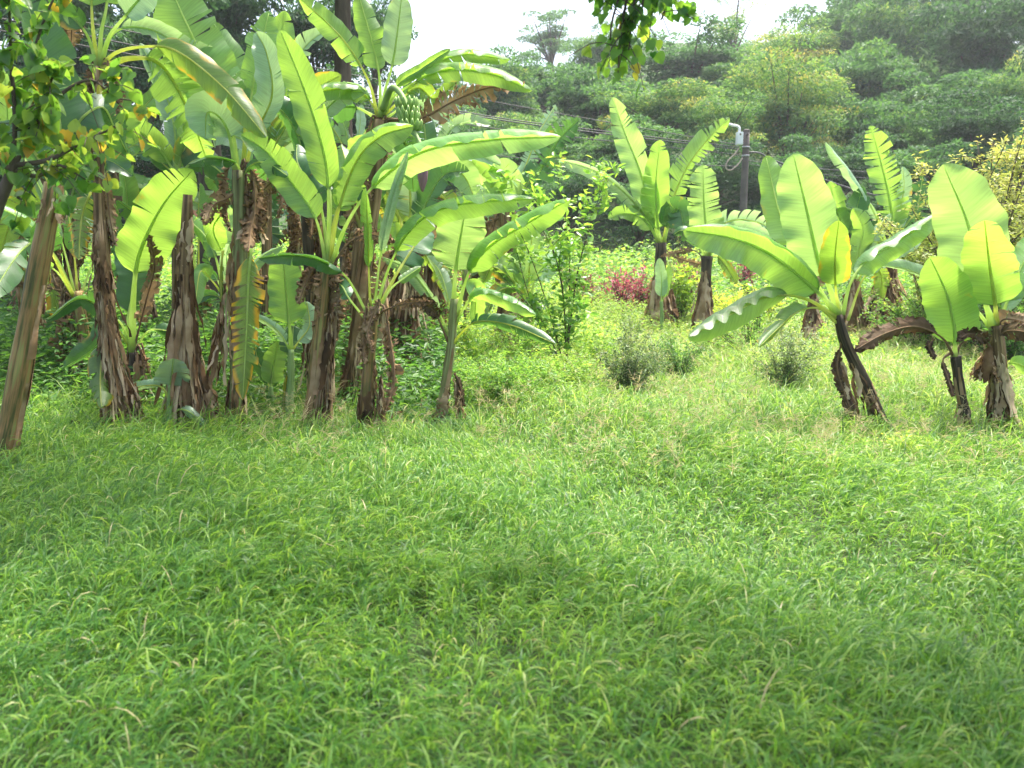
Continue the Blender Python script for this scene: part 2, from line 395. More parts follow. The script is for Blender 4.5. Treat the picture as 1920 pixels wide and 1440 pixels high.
def BP(label, base, d, tr=None, skirts=(), leaves=(), **kw):
    r = plant(base, d, label, **kw)
    if tr: trunk(r, d, *tr[:3], **(tr[3] if len(tr) > 3 else {}))
    for i, s in enumerate(skirts): skirt(r, d, *s[:4], seed=int(base[0])+i, **(s[4] if len(s) > 4 else {}))
    for l in leaves: banana_leaf(r, d, l[0], l[1], **(l[2] if len(l) > 2 else {}))
    if tr and tr[3:] and tr[3].get('m') in ('brown', 'dark', 'mixed', 'stout') and base[0] < 1000 and base[0] not in (350, 822, 5):
        x, y = parse(tr[0])[-1]; rg = random.Random(int(base[0])); k = 7/d
        for i in range(2 if base[0] == 682 else 4):
            s_ = rg.choice((-1, 1)); w_ = rg.uniform(8, 34)*k*s_; l_ = rg.uniform(90, 190)*k
            banana_leaf(r, d, f"{x},{y+6*k} {x+w_*.6},{y-rg.uniform(4, 22)*k} {x+w_},{y+l_*.3} {x+w_*rg.uniform(.8, 1.3)},{y+l_*.7} {x+w_*rg.uniform(.6, 1.1)},{y+l_}", rg.uniform(22, 40)*k, m='B', lam=.25, tear=.7, fold=50, curl=45, wav=.12, dd=rg.uniform(-.25, .2), roll=rg.uniform(-40, 40))
    PL.append(r)
    return r
# ------------------------------------------------------------------ banana plants, front row beside the clearing
BP('banana plant with a broad upright lime leaf on a dark trunk leaning over the clearing', (1650, 792), 7.1,
   ("1650,792 1618,710 1585,640 1572,590", 44, 26, dict(m='dark')),
   [("1602,792 1585,730 1572,660", 14, 60, 9, dict(lmin=.25, lmax=.55)), ("1648,790 1625,730 1600,680", 40, 60, 6, dict(lmin=.15, lmax=.4))],
   [("1574,592 1556,540 1535,490 1512,390 1487,288", 104, dict(m='Y', lam=.24, tear=0, fold=8, dd=.1)),
    ("1574,590 1567,540 1566,480 1573,413", 58, dict(m='E', lam=.30, tear=0, fold=14, dd=-.3)),
    ("1572,588 1530,545 1450,480 1375,447 1281,432", 88, dict(m='F', lam=.14, tear=.0, fold=12, dd=-.7, roll=4, wav=.06, over=.25)),
    ("1570,596 1510,560 1440,556 1370,590 1290,634", 62, dict(m='F', lam=.30, tear=.0, fold=20, dd=-.9, roll=0, wav=.03, over=1.35)),
    ("1568,605 1535,578 1495,585 1460,615 1424,650", 46, dict(m='E', lam=.3, tear=.05, fold=45, dd=-.6, roll=35)),
    ("1580,590 1595,530 1625,490 1690,450 1762,398", 60, dict(m='F', lam=.24, tear=0, fold=20, dd=.5, roll=0, wav=.09, over=1.1)),
    ("1566,592 1530,530 1490,460 1462,400 1436,292", 66, dict(m='F', lam=.42, tear=0, fold=10, dd=.8)),
    ("1590,600 1620,520 1660,480 1728,452", 40, dict(m='P', lam=.3, tear=.05, fold=40, dd=1.0, roll=40, wav=.08)),
    ("1578,640 1570,690 1585,740 1600,780", 24, dict(m='K', lam=.1, tear=.1, dd=-.1))])
BP('small banana plant with one tall leaf and a blackened leaf arching beside it', (1812, 794), 7.1,
   ("1812,794 1800,730 1792,668", 26, 18, dict(m='dark')), [("1812,792 1805,740", 24, 44, 6, dict(lmin=.1, lmax=.3))],
   [("1790,668 1790,620 1778,560 1762,520 1743,482", 92, dict(m='F', lam=.10, tear=0, fold=7, dd=-.1)),
    ("1788,668 1765,632 1715,612 1660,625 1603,656", 42, dict(m='K', lam=.22, tear=.08, fold=30, dd=-.5, roll=10)),
    ("1782,662 1768,676 1778,710 1788,742", 16, dict(m='K', lam=.25, tear=0, dd=-.3, curl=40)),
    ("1750,636 1742,650 1752,672", 22, dict(m='K', lam=.1, tear=0, dd=-.1, curl=40)),
    ("1792,668 1806,640 1840,625 1900,622", 10, dict(m='B', lam=.2))])
BP('banana plant with one huge pale upright leaf standing behind a green one', (1880, 788), 7.1,
   ("1880,788 1876,700 1868,610", 40, 34, dict(m='brown')),
   [("1880,788 1876,700 1866,620", 40, 64, 18, dict(lmin=.25, lmax=.6)), ("1850,700 1856,640", 40, 70, 6, dict(lmin=.2, lmax=.5))],
   [("1862,610 1845,560 1828,500 1815,420 1768,308", 132, dict(m='Y', lam=.12, tear=0, fold=8, dd=.3)),
    ("1868,610 1866,570 1856,500 1850,450 1846,412", 94, dict(m='F', lam=.16, tear=.02, fold=9, dd=-.3, wav=.05)),
    ("1874,605 1890,560 1915,500 1955,430", 62, dict(m='F', lam=.2, tear=.02, fold=22, dd=.3)),
    ("1862,625 1820,612 1790,560 1765,535 1700,505 1640,497", 44, dict(m='P', lam=.30, tear=.08, fold=38, dd=.4, roll=35, wav=.06)),
    ("1860,620 1830,580 1815,570 1800,620", 60, dict(m='F', lam=.3, tear=.05, fold=20, dd=.6)),
    ("1856,650 1842,632 1815,626 1795,640", 30, dict(m='K', lam=.1, tear=.2, fold=30, dd=-.3)),
    ("1866,640 1885,622 1920,622 1980,640", 46, dict(m='K', lam=.12, tear=.1, fold=25, dd=-.6, roll=12)),
    ("1872,640 1892,560 1925,520 1985,490", 44, dict(m='P', lam=.2, tear=.2, fold=30, roll=25, dd=.4)),
    ("1885,690 1900,680 1930,690 1960,700", 34, dict(m='F', lam=.1, tear=0, fold=20, dd=-.6)),
    ("1870,620 1880,600 1905,600 1940,610", 36, dict(m='B', lam=.1, tear=.3, fold=20, dd=-.2))])
BP('slender banana plant with fanned lime leaves at the end of the front row', (822, 792), 7.1,
   ("824,792 835,720 846,650 852,560", 19, 16, dict(m='stout')),
   [("826,792 832,745 838,715", 20, 56, 14, dict(lmin=.15, lmax=.35)), ("860,770 852,700", 10, 30, 3, dict(lmin=.2, lmax=.5))],
   [("851,600 852,540 858,480 866,430 876,372", 96, dict(m='Y', lam=.40, tear=.02, fold=6, dd=-.1, roll=5)),
    ("856,590 880,510 920,460 985,420 1070,372", 66, dict(m='F', lam=.24, tear=.02, fold=20, dd=-.5, roll=0, wav=.06, over=1.1)),
    ("854,610 872,575 900,550 950,562 1005,590", 38, dict(m='F', lam=.25, tear=.02, fold=20, dd=-.4, roll=0, wav=.08, over=1.1)),
    ("848,650 862,628 895,603 960,610 1042,645", 40, dict(m='D', lam=.25, tear=.12, fold=30, dd=-.5, roll=-15)),
    ("846,640 830,600 800,545 765,505 718,482", 34, dict(m='P', lam=.28, tear=.02, fold=30, dd=-.2, roll=20, wav=.07)),
    ("840,640 815,585 790,565 758,572", 34, dict(m='K', lam=.35, tear=.1, fold=30, dd=-.3)),
    ("850,620 840,560 825,510 800,480", 34, dict(m='P', lam=.3, tear=.1, fold=30, dd=.3, roll=20)),
    ("856,600 880,560 892,540 890,610", 40, dict(m='F', lam=.3, tear=.0, fold=30, dd=.3, roll=20)),
    ("852,700 862,720 870,760", 20, dict(m='K', lam=.1, tear=.0, fold=30, curl=40))])
BP('banana plant with long green petioles and a rolled new leaf in mid row', (682, 822), 6.55,
   ("682,822 690,720 693,650 698,580", 38, 34, dict(m='mixed')),
   [("684,822 690,740 694,660", 34, 60, 7, dict(lmin=.2, lmax=.5)), ("715,810 712,700", 10, 60, 8, dict(lmin=.2, lmax=.6))],
   [("700,600 730,500 775,425 850,385 1002,372", 58, dict(m='F', lam=.30, tear=.02, fold=18, dd=-.4, roll=0, wav=.05, over=1.1)),
    ("700,595 715,470 738,370 765,284", 20, dict(m='P', lam=.38, tear=0, fold=75, curl=50, dd=-.1)),
    ("696,595 692,520 690,430 686,352", 44, dict(m='F', lam=.38, tear=.1, fold=55, dd=-.1)),
    ("694,600 650,520 600,488 545,478 484,484", 40, dict(m='D', lam=.36, tear=.02, fold=40, dd=-.5, roll=25, wav=.06)),
    ("700,610 715,585 760,570 810,566", 16, dict(m='B', lam=.4, tear=.2, dd=-.2)),
    ("702,600 730,545 760,520 790,500", 20, dict(m='F', lam=.6, tear=0, dd=.2)),
    ("700,600 740,520 780,455 800,410", 70, dict(m='D', lam=.45, tear=.05, dd=.6, roll=10)),
    ("694,610 655,560 640,535 612,520", 34, dict(m='D', lam=.4, tear=.05, dd=.3, roll=20)),
    ("698,600 712,560 690,620 700,660", 20, dict(m='B', lam=.3, tear=.3, dd=-.2))])
BP('tall banana plant whose long leaf stretches far out sideways above the clearing', (578, 812), 6.75,
   ("580,812 592,720 602,600 612,500", 48, 34, dict(m='mixed')),
   [("600,815 612,700 622,560", 20, 70, 14, dict(lmin=.3, lmax=.7))],
   [("614,500 616,400 610,300 575,180 525,55", 66, dict(m='F', lam=.32, tear=.02, fold=18, dd=-.2, wav=.05)),
    ("620,500 650,420 700,350 790,285 920,262 1052,256", 68, dict(m='Y', lam=.30, tear=.04, fold=18, dd=-.5, roll=-4, wav=.05, over=.9)),
    ("612,500 592,410 545,340 500,285 452,252", 62, dict(m='F', lam=.30, tear=.03, fold=18, dd=-.2)),
    ("616,500 636,390 670,300 715,255 775,236", 78, dict(m='F', lam=.32, tear=.04, fold=20, dd=.1, roll=5, over=.5, wav=.06)),
    ("612,500 620,390 615,330 600,250", 60, dict(m='D', lam=.5, tear=.03, fold=26, dd=.5, roll=20)),
    ("618,510 650,460 690,440 740,455", 30, dict(m='B', lam=.5, tear=.4, dd=-.1)),
    ("610,520 590,500 570,540 560,570", 26, dict(m='B', lam=.3, tear=.4, dd=-.1)),
    ("616,500 625,420 650,330 640,270", 60, dict(m='F', lam=.4, tear=.03, fold=20, dd=.4, roll=0)),
    ("616,500 600,380 560,310 556,270", 60, dict(m='D', lam=.4, tear=.03, fold=30, dd=.4, roll=40))])
r = BP('highest banana plant, carrying a hanging fruit bunch and a purple flower bud', (660, 735), 7.7,
   ("660,735 676,560 700,380 712,225", 46, 36, dict(m='brown')),
   [("660,735 672,600 690,460", 34, 66, 14, dict(lmin=.4, lmax=.9))],
   [("714,220 722,170 738,110 754,-10", 54, dict(m='P', lam=.42, tear=0, fold=6, dd=0)),
    ("712,220 712,150 698,80 672,-12", 56, dict(m='F', lam=.36, tear=.05, fold=12, dd=.1)),
    ("708,220 690,150 640,70 560,-5", 52, dict(m='F', lam=.35, tear=.08, fold=18, dd=.1)),
    ("718,215 745,160 790,130 845,92", 24, dict(m='F', lam=.30, tear=0, fold=70, curl=40, dd=-.1)),
    ("718,212 750,160 800,125 870,102 956,112", 40, dict(m='F', lam=.28, tear=.03, fold=18, dd=.2, roll=0, wav=.06, over=1.0)),
    ("720,214 750,172 830,132 920,138 998,170", 46, dict(m='F', lam=.26, tear=.03, fold=18, dd=-.2, roll=0, wav=.06, over=1.1)),
    ("712,220 690,185 660,168 610,170 560,190", 44, dict(m='F', lam=.18, tear=.03, fold=18, dd=-.3, roll=0, wav=.06, over=1.0)),
    ("726,225 790,222 850,190 915,165 985,162", 62, dict(m='B', lam=.12, tear=1.4, fold=25, dd=.1, wav=.1)),
    ("722,215 780,165 815,185 860,150", 40, dict(m='E', lam=.30, tear=.3, fold=30, dd=.2, label='wilting pale leaf with orange tip')),
    ("706,225 690,260 680,310 690,350", 70, dict(m='F', lam=.2, tear=.1, fold=10, dd=.3)),
    ("716,225 745,250 770,290 775,360", 60, dict(m='D', lam=.2, tear=.1, fold=20, dd=.3)),
    ("708,222 660,200 610,215 570,262", 56, dict(m='D', lam=.2, tear=.1, fold=20, dd=.5, roll=25)),
    ("724,222 760,200 800,210 850,235", 40, dict(m='P', lam=.2, tear=.3, fold=30, dd=.6, roll=35))])
def fruit():
    o0 = np.array(r.location); d = 7.5
    C, L = curve([U(718, 205, 7.7), U(735, 165, 7.5), U(757, 185, 7.35), U(768, 230, 7.25), U(788, 270, 7.1), U(793, 302, 7.05)], 30)
    V, Fq = tube(C, np.linspace(.03, .014, 30), 10)
    new_mesh('fruit_stalk', V, Fq, M['green'], r, o0)
    rng = np.random.default_rng(5)
    mb = MB()
    for k, t in enumerate(np.linspace(.55, .70, 4)):
        c = C[int(t*29)]
        for j in range(11):
            a = j/11*6.283+k*.3
            dr = np.array([math.cos(a), math.sin(a)*1.0, 0])
            ln = .085-.008*k
            P = [c, c+dr*.05+[0, 0, -.01], c+dr*.085+[0, 0, .045], c+dr*.085+[0, 0, ln]]
            Q, _ = curve(P, 9)
            V, Fq = tube(Q, [.008, .013, .018, .021, .022, .021, .018, .012, .004], 6)
            mb.add(V, Fq)
    mb.build('banana_bunch', mat_plain('green_banana', (.22, .36, .08), .45), r, o0)
    s = np.linspace(0, 1, 16); c0 = U(793, 300, 7.05); c1 = U(792, 360, 7.05)
    Q = c0+(c1-c0)*s[:, None]
    V, Fq = tube(Q, .048*np.sin(np.pi*np.clip(s*.93+.05, 0, 1))**.8*(1-.35*s)+.003, 12, rng, .02)
    b = new_mesh('flower_bud', V, Fq, mat_stem('bud_purple', [(.3, (.16, .07, .11)), (.6, (.30, .17, .22)), (.8, (.42, .28, .30))], .5), r, o0)
    mb = MB()
    Q, _ = curve([c0+[-.01, 0, .04], c0+[.02, -.05, .03], c0+[.035, -.06, -.03], c0+[.02, -.06, -.09]], 8)
    sx = np.linspace(-1, 1, 5); w = .045*np.sin(np.pi*np.linspace(.15, .95, 8))[:, None]
    Pp = Q[:, None]+sx[None, :, None]*w[..., None]*np.array([1, 0, 0])+(sx**2)[None, :, None]*np.array([0, .02, 0])
    i, j = np.meshgrid(np.arange(7), np.arange(4), indexing='ij')
    mb.add(Pp.reshape(-1, 3), np.stack([i*5+j, i*5+j+1, (i+1)*5+j+1, (i+1)*5+j], -1).reshape(-1, 4))
    mb.build('bract', mat_plain('bract_maroon', (.20, .04, .05), .5), b, o0)
fruit()
BP('banana plant with a stout green stem and a ragged yellow edged leaf hanging down', (445, 800), 6.9,
   ("442,800 448,640 450,480 449,320", 40, 40, dict(m='stout')),
   [("440,800 446,600", 34, 66, 12, dict(lmin=.4, lmax=.8, m='dry')), ("425,700 430,520 440,370", 50, 80, 8, dict(lmin=.2, lmax=.5)), ("470,430 500,400", 30, 90, 6, dict(lmin=.15, lmax=.3))],
   [("444,330 430,230 380,110 330,0 310,-60", 110, dict(m='F', lam=.24, tear=.02, fold=10, dd=.2)),
    ("455,340 458,230 440,180 400,140", 74, dict(m='F', lam=.4, tear=.1, fold=20, dd=.2)),
    ("452,340 446,310 420,298 385,296 352,308", 30, dict(m='D', lam=.22, tear=.02, fold=40, roll=30, dd=-.5)),
    ("452,340 470,310 500,305 540,330", 30, dict(m='D', lam=.1, tear=.1, fold=30, roll=30, dd=-.4)),
    ("456,345 462,250 478,140 505,20", 70, dict(m='F', lam=.35, tear=.3, fold=18, dd=.3)),
    ("456,340 475,260 510,180 500,100 480,60", 66, dict(m='P', lam=.3, tear=.05, fold=25, dd=.1, roll=20)),
    ("446,340 425,240 390,210 385,260", 80, dict(m='P', lam=.4, tear=.05, fold=20, dd=-.1, roll=20)),
    ("472,466 466,520 462,620 455,750", 60, dict(m='O', lam=.03, tear=.7, fold=22, wav=.12, dd=-.15, d0=-.35, label='ragged green leaf edged in yellow and brown, hanging straight down')),
    ("450,350 430,370 400,385 385,420", 40, dict(m='B', lam=.1, tear=.6, fold=40, dd=-.3)),
    ("455,350 480,380 470,430 465,470", 46, dict(m='B', lam=.1, tear=.6, fold=40, dd=-.3)),
    ("448,345 415,400 400,430 415,470", 50, dict(m='F', lam=.3, tear=.1, fold=10, dd=.4)),
    ("418,470 414,520 418,600 420,660", 18, dict(m='E', lam=.05, tear=.2, fold=30, curl=30, dd=0))])
BP('tall banana plant with a shaggy dry column of a trunk and one long arching leaf', (212, 812), 6.6,
   ("225,812 212,700 196,520 185,330 184,125", 50, 22, dict(m='brown')),
   [("222,812 206,650 190,470", 50, 90, 34, dict(lmin=.3, lmax=.7)), ("190,520 186,400 184,300", 24, 50, 16, dict(lmin=.3, lmax=.6)), ("250,800 240,700", 40, 80, 14, dict(lmin=.3, lmax=.6))],
   [("188,128 215,100 265,88 330,95 420,165 500,258", 56, dict(m='E', lam=.30, tear=.02, fold=20, dd=-.3, wav=.06)),
    ("184,125 176,70 172,20 170,-80", 60, dict(m='F', lam=.55, tear=0)),
    ("186,125 190,60 200,10 210,-90", 60, dict(m='F', lam=.55, tear=0, dd=.1)),
    ("188,125 205,70 235,30 280,-20 340,-60", 70, dict(m='P', lam=.42, tear=0, roll=30, dd=-.2)),
    ("186,125 175,90 140,40 132,90", 40, dict(m='B', lam=.6, tear=.2, dd=.3)),
    ("190,130 240,110 300,120 350,200 388,300", 100, dict(m='F', lam=.25, tear=.5, fold=20, dd=.6)),
    ("184,130 160,60 110,20 60,50", 60, dict(m='D', lam=.4, tear=.1, dd=-.2)),
    ("186,128 215,60 280,55 350,90 420,110", 50, dict(m='P', lam=.3, tear=.1, fold=30, roll=35, dd=.5)),
    ("192,330 200,350 205,400 215,460", 34, dict(m='B', lam=.1, tear=.4, curl=30)),
    ("170,360 155,400 150,440 148,486", 56, dict(m='O', lam=.05, tear=.5, fold=20, dd=-.2, label='yellowing leaf hanging down')),
    ("200,640 190,680 188,720 190,765", 60, dict(m='E', lam=.05, tear=.3, fold=20, dd=-.3, curl=20))])
BP('thick smooth brown banana trunk leaning at the edge of the clearing, its crown lost above', (5, 885), 5.85,
   ("2,890 30,740 58,580 82,450 102,345", 66, 52, dict(m='mixed')),
   [("95,400 105,330", 40, 60, 4, dict(lmin=.1, lmax=.25))],
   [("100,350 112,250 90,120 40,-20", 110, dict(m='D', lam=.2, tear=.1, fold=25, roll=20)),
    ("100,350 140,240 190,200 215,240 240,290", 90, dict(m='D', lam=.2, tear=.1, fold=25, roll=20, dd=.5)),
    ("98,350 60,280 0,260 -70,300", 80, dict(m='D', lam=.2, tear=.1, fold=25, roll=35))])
BP('cut off banana stump wrapped in a tent of dead leaves, its rough tip standing bare', (350, 806), 6.9,
   ("350,806 350,640 348,500 352,365", 60, 26, dict(m='brown')),
   [("350,800 348,640 345,480", 60, 130, 60, dict(lmin=.5, lmax=1.1)), ("352,480 354,380", 20, 30, 6, dict(lmin=.1, lmax=.3)), ("400,790 385,700", 20, 60, 10, dict(lmin=.2, lmax=.5))],
   [])
BP('young banana plant with one broad leaf held up above a low brown stump', (248, 800), 7.3,
   ("250,800 250,740 250,660", 34, 26, dict(m='dark')),
   [("262,800 262,720 258,650", 40, 120, 34, dict(lmin=.3, lmax=.6))],
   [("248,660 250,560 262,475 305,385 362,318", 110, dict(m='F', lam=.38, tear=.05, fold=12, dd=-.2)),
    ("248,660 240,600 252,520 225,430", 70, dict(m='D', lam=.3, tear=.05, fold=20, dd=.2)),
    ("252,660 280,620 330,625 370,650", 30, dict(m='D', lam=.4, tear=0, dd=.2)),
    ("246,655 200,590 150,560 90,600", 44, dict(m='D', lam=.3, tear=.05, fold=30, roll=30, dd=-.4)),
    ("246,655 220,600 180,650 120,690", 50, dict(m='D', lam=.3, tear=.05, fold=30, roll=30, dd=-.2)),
    ("252,650 275,560 290,500 280,440", 30, dict(m='B', lam=.2, tear=.3, dd=-.2))])
BP('tiny banana sucker with one heart shaped leaf in front of the brown leaf tent', (318, 806), 6.75,
   ("318,806 318,760 320,722", 14, 10, dict(m='green')), (),
   [("320,725 322,712 323,695 325,672", 66, dict(m='P', lam=.02, tear=.02, fold=12, dd=-.05)),
    ("318,750 305,728 285,722 242,728", 24, dict(m='P', lam=.35, tear=0, fold=30, roll=20, dd=-.1)),
    ("320,780 335,768 355,772 382,796", 22, dict(m='P', lam=.3, tear=0, fold=25, roll=10, dd=-.1))])
BP('banana sucker with a pale stem and one upright oval leaf between two big trunks', (542, 786), 7.0,
   ("542,786 545,720 546,655", 16, 12, dict(m='green')), (),
   [("546,655 543,610 537,550 530,472", 70, dict(m='F', lam=.25, tear=0, fold=8)),
    ("545,660 525,625 500,605 478,592", 26, dict(m='P', lam=.2, tear=.1, fold=30, roll=25, dd=-.1)),
    ("546,660 560,640 580,610 575,565", 40, dict(m='P', lam=.2, tear=.1, fold=20, roll=25, dd=.1)),
    ("545,670 545,650 548,640 550,610", 56, dict(m='D', lam=.1, tear=.1, fold=20, roll=10, dd=.1)),
    ("530,790 532,760 535,720 540,700", 16, dict(m='E', lam=.1, tear=.0, fold=30, curl=30))])
BP('low banana sucker with a soft round leaf, squeezed beside the ragged yellow leaf', (508, 800), 7.2,
   ("510,800 509,760 508,725", 12, 8, dict(m='green')), (),
   [("508,730 512,690 518,660 522,640", 46, dict(m='F', lam=.1, tear=0, fold=15)),
    ("508,740 498,700 485,680 478,650", 36, dict(m='D', lam=.2, tear=0, fold=15, roll=15))])
# trunks behind the front row
BP('rough bare banana trunk standing dark behind the long green petioles', (596, 790), 7.6,
   ("596,790 590,640 580,500 572,345", 34, 30, dict(m='dark')), [("598,790 592,600 606,420", 40, 64, 22, dict(lmin=.4, lmax=.8))],
   [("572,350 560,260 520,200 470,190", 60, dict(m='D', lam=.2, tear=.1, roll=20)), ("572,350 590,240 640,180 690,170", 60, dict(m='P', lam=.2, tear=.1, roll=30)),
    ("572,350 575,240 560,150 540,90", 60, dict(m='Y', lam=.2, tear=.05)), ("572,350 540,330 500,350 470,400", 40, dict(m='B', lam=.2, tear=.8)),
    ("570,350 530,300 490,330 452,352", 60, dict(m='D', lam=.2, tear=.1, roll=20, dd=.6))])
BP('banana trunk buried under a thick ruff of pale brown dead leaves', (752, 725), 9.2,
   ("752,725 756,600 762,450", 40, 34, dict(m='brown')), [("752,722 758,600 765,455", 62, 78, 80, dict(lmin=.3, lmax=.8))],
   [("762,450 745,400 715,350 700,400", 80, dict(m='E', lam=.2, tear=.3)), ("764,450 790,400 830,330 880,320", 60, dict(m='D', lam=.2, tear=.2, roll=20)),
    ("764,450 770,380 760,300 730,270", 70, dict(m='P', lam=.2, tear=.1)), ("766,455 800,480 830,520 850,560", 44, dict(m='E', lam=.2, tear=.4)),
    ("762,455 740,470 710,520 700,560", 40, dict(m='B', lam=.2, tear=.7)), ("766,455 800,430 850,440 880,490", 46, dict(m='B', lam=.2, tear=.7))])
BP('brown banana trunk close behind the ruffed one, split with pale streaks', (655, 745), 8.6,
   ("650,748 655,640 665,540 676,430", 40, 30, dict(m='brown')), [("705,745 715,640 722,500", 20, 50, 22, dict(lmin=.3, lmax=.7))],
   [("676,430 650,350 600,320 560,360", 60, dict(m='E', lam=.2, tear=.3)), ("676,430 700,340 740,310 780,340", 60, dict(m='D', lam=.2, tear=.1)),
    ("676,430 664,380 670,420 660,470", 50, dict(m='B', lam=.2, tear=.8)), ("676,430 690,330 700,290 690,240", 60, dict(m='F', lam=.2, tear=.1))])
BP('banana plant at the end of the row with a torn leaf raised against the forest', (960, 640), 11.5,
   ("962,640 958,560 950,460 945,385", 46, 34, dict(m='brown')), [("962,640 955,540 945,420", 50, 76, 50, dict(lmin=.3, lmax=.9)), ("990,640 975,540", 30, 50, 14, dict(lmin=.3, lmax=.7))],
   [("948,390 965,360 990,300 1010,250 1042,196", 46, dict(m='P', lam=.1, tear=1.0, fold=30, roll=20, dd=.3)),
    ("952,392 985,350 1020,310 1050,260 1086,224", 70, dict(m='D', lam=.1, tear=1.0, fold=20, roll=10, dd=-.2)),
    ("945,390 930,350 900,320 850,330", 60, dict(m='Y', lam=.15, tear=.1, fold=20, dd=.1)),
    ("946,390 940,340 905,300 860,290", 50, dict(m='F', lam=.15, tear=.1, fold=30, dd=-.3, roll=30)),
    ("944,390 925,370 905,380 880,400", 70, dict(m='Y', lam=.15, tear=.1, fold=20, dd=-.4)),
    ("950,395 960,350 945,320 915,322", 50, dict(m='Y', lam=.15, tear=.1, fold=20, dd=-.2)),
    ("948,400 935,400 925,430 915,480", 40, dict(m='B', lam=.1, tear=.8, fold=30)),
    ("948,400 915,420 870,440 830,400", 60, dict(m='B', lam=.2, tear=1.2, fold=30))])
BP('short banana plant with a bright oval leaf in front of a pale striped one', (988, 610), 10.8,
   ("988,612 990,580 992,555", 20, 14, dict(m='green')), [("988,612 985,560", 20, 40, 10, dict(lmin=.1, lmax=.4))],
   [("992,560 992,530 994,480 1000,428", 54, dict(m='Y', lam=.2, tear=0, fold=8)),
    ("994,560 1005,520 1030,490 1056,462", 50, dict(m='P', lam=.25, tear=.03, fold=12, roll=15, dd=.3)),
    ("990,560 970,500 930,470 895,462", 40, dict(m='P', lam=.3, tear=.05, fold=35, roll=30, dd=-.2)),
    ("990,562 980,540 965,520 960,480", 50, dict(m='F', lam=.2, tear=0, fold=12)),
    ("990,562 965,530 925,500 905,530", 44, dict(m='E', lam=.3, tear=.3, fold=30)),
    ("986,566 960,540 930,550 912,590", 36, dict(m='E', lam=.2, tear=.3, fold=30, dd=-.3))])
# back row across the clearing
g2 = dict()
BP('banana plant in the back row with a tall wavy leaf rising high over the sapling', (1238, 608), 15.5,
   ("1236,608 1238,540 1240,455", 26, 20, dict(m='dark')), [("1236,610 1236,540 1236,480", 26, 76, 44, dict(lmin=.5, lmax=1.2)), ("1262,605 1258,540", 14, 34, 12, dict(lmin=.4, lmax=.9))],
   [("1236,455 1222,400 1200,320 1172,250 1148,182", 60, dict(m='Y', lam=.14, tear=.12, fold=18, wav=.07)),
    ("1240,455 1232,410 1230,340 1238,262", 58, dict(m='F', lam=.12, tear=.08, fold=10, dd=-.3)),
    ("1244,455 1256,390 1285,320 1320,270 1368,220", 56, dict(m='F', lam=.14, tear=.6, fold=22)),
    ("1234,455 1212,410 1170,360 1115,320 1044,298", 40, dict(m='P', lam=.2, tear=.08, fold=35, roll=30, dd=-.6)),
    ("1244,455 1262,400 1275,395 1284,438", 60, dict(m='D', lam=.2, tear=.1, fold=25, dd=-.4)),
    ("1236,455 1205,410 1170,400 1140,410", 40, dict(m='F', lam=.2, tear=.2, fold=25, dd=-.2)),
    ("1240,460 1262,480 1290,490 1330,500", 16, dict(m='B', lam=.3, tear=.6))])
BP('thin banana sucker with a narrow oval leaf against the skirts of the wavy leafed plant', (1241, 604), 14.4,
   ("1241,604 1241,585 1240,565", 8, 6, dict(m='green')), (),
   [("1240,566 1240,545 1240,520 1236,484", 24, dict(m='P', lam=.1, tear=0, fold=6)), ("1242,566 1247,545 1252,520 1256,496", 18, dict(m='F', lam=.1, tear=0, fold=20))])
BP('back row banana plant with a notched upright leaf, just before the utility pole', (1322, 618), 14.6,
   ("1322,618 1322,560 1326,480", 24, 20, dict(m='dark')), [("1320,620 1320,560 1324,490", 26, 62, 40, dict(lmin=.4, lmax=1.0))],
   [("1325,480 1324,430 1320,380 1318,308", 70, dict(m='Y', lam=.12, tear=.35, fold=8)),
    ("1328,480 1345,430 1385,412 1440,425 1480,462", 50, dict(m='P', lam=.2, tear=.5, fold=35, roll=30, dd=.2)),
    ("1328,480 1360,440 1400,430 1450,446", 36, dict(m='P', lam=.2, tear=.1, fold=35, roll=35, dd=-.4)),
    ("1326,480 1340,445 1370,440 1400,480", 44, dict(m='D', lam=.2, tear=.1, fold=30, dd=.2)),
    ("1322,482 1305,450 1280,432 1262,440", 40, dict(m='D', lam=.2, tear=.1, fold=30, dd=.2)),
    ("1328,485 1345,480 1362,500 1382,532", 30, dict(m='E', lam=.2, tear=.4, fold=30)),
    ("1320,485 1300,470 1265,475 1240,480", 14, dict(m='B', lam=.3, tear=.6))])
BP('back row banana plant with a fringed torn leaf held up and a stout shaggy trunk', (1656, 622), 14.2,
   ("1656,622 1660,560 1668,460", 50, 34, dict(m='brown')), [("1655,622 1660,560 1668,475", 60, 86, 90, dict(lmin=.4, lmax=1.0))],
   [("1668,460 1672,400 1656,320 1632,235", 66, dict(m='F', lam=.1, tear=.7, fold=14)),
    ("1664,460 1640,400 1600,330 1548,266", 36, dict(m='P', lam=.2, tear=.06, fold=40, roll=40)),
    ("1672,460 1686,400 1695,350 1692,312", 40, dict(m='P', lam=.1, tear=.1, fold=30, roll=20)),
    ("1664,462 1620,430 1606,400 1618,350", 52, dict(m='D', lam=.2, tear=.15, fold=20)),
    ("1660,465 1625,450 1580,420 1555,340", 46, dict(m='F', lam=.4, tear=.05, fold=14)),
    ("1672,462 1700,420 1720,390 1730,330", 60, dict(m='D', lam=.2, tear=1.4, fold=20)),
    ("1664,465 1640,450 1628,460 1616,490", 34, dict(m='E', lam=.1, tear=.4)),
    ("1672,462 1720,450 1750,480 1760,520", 40, dict(m='E', lam=.2, tear=.5)),
    ("1664,462 1620,410 1580,390 1545,410", 36, dict(m='P', lam=.2, tear=.1, fold=30, roll=35))])
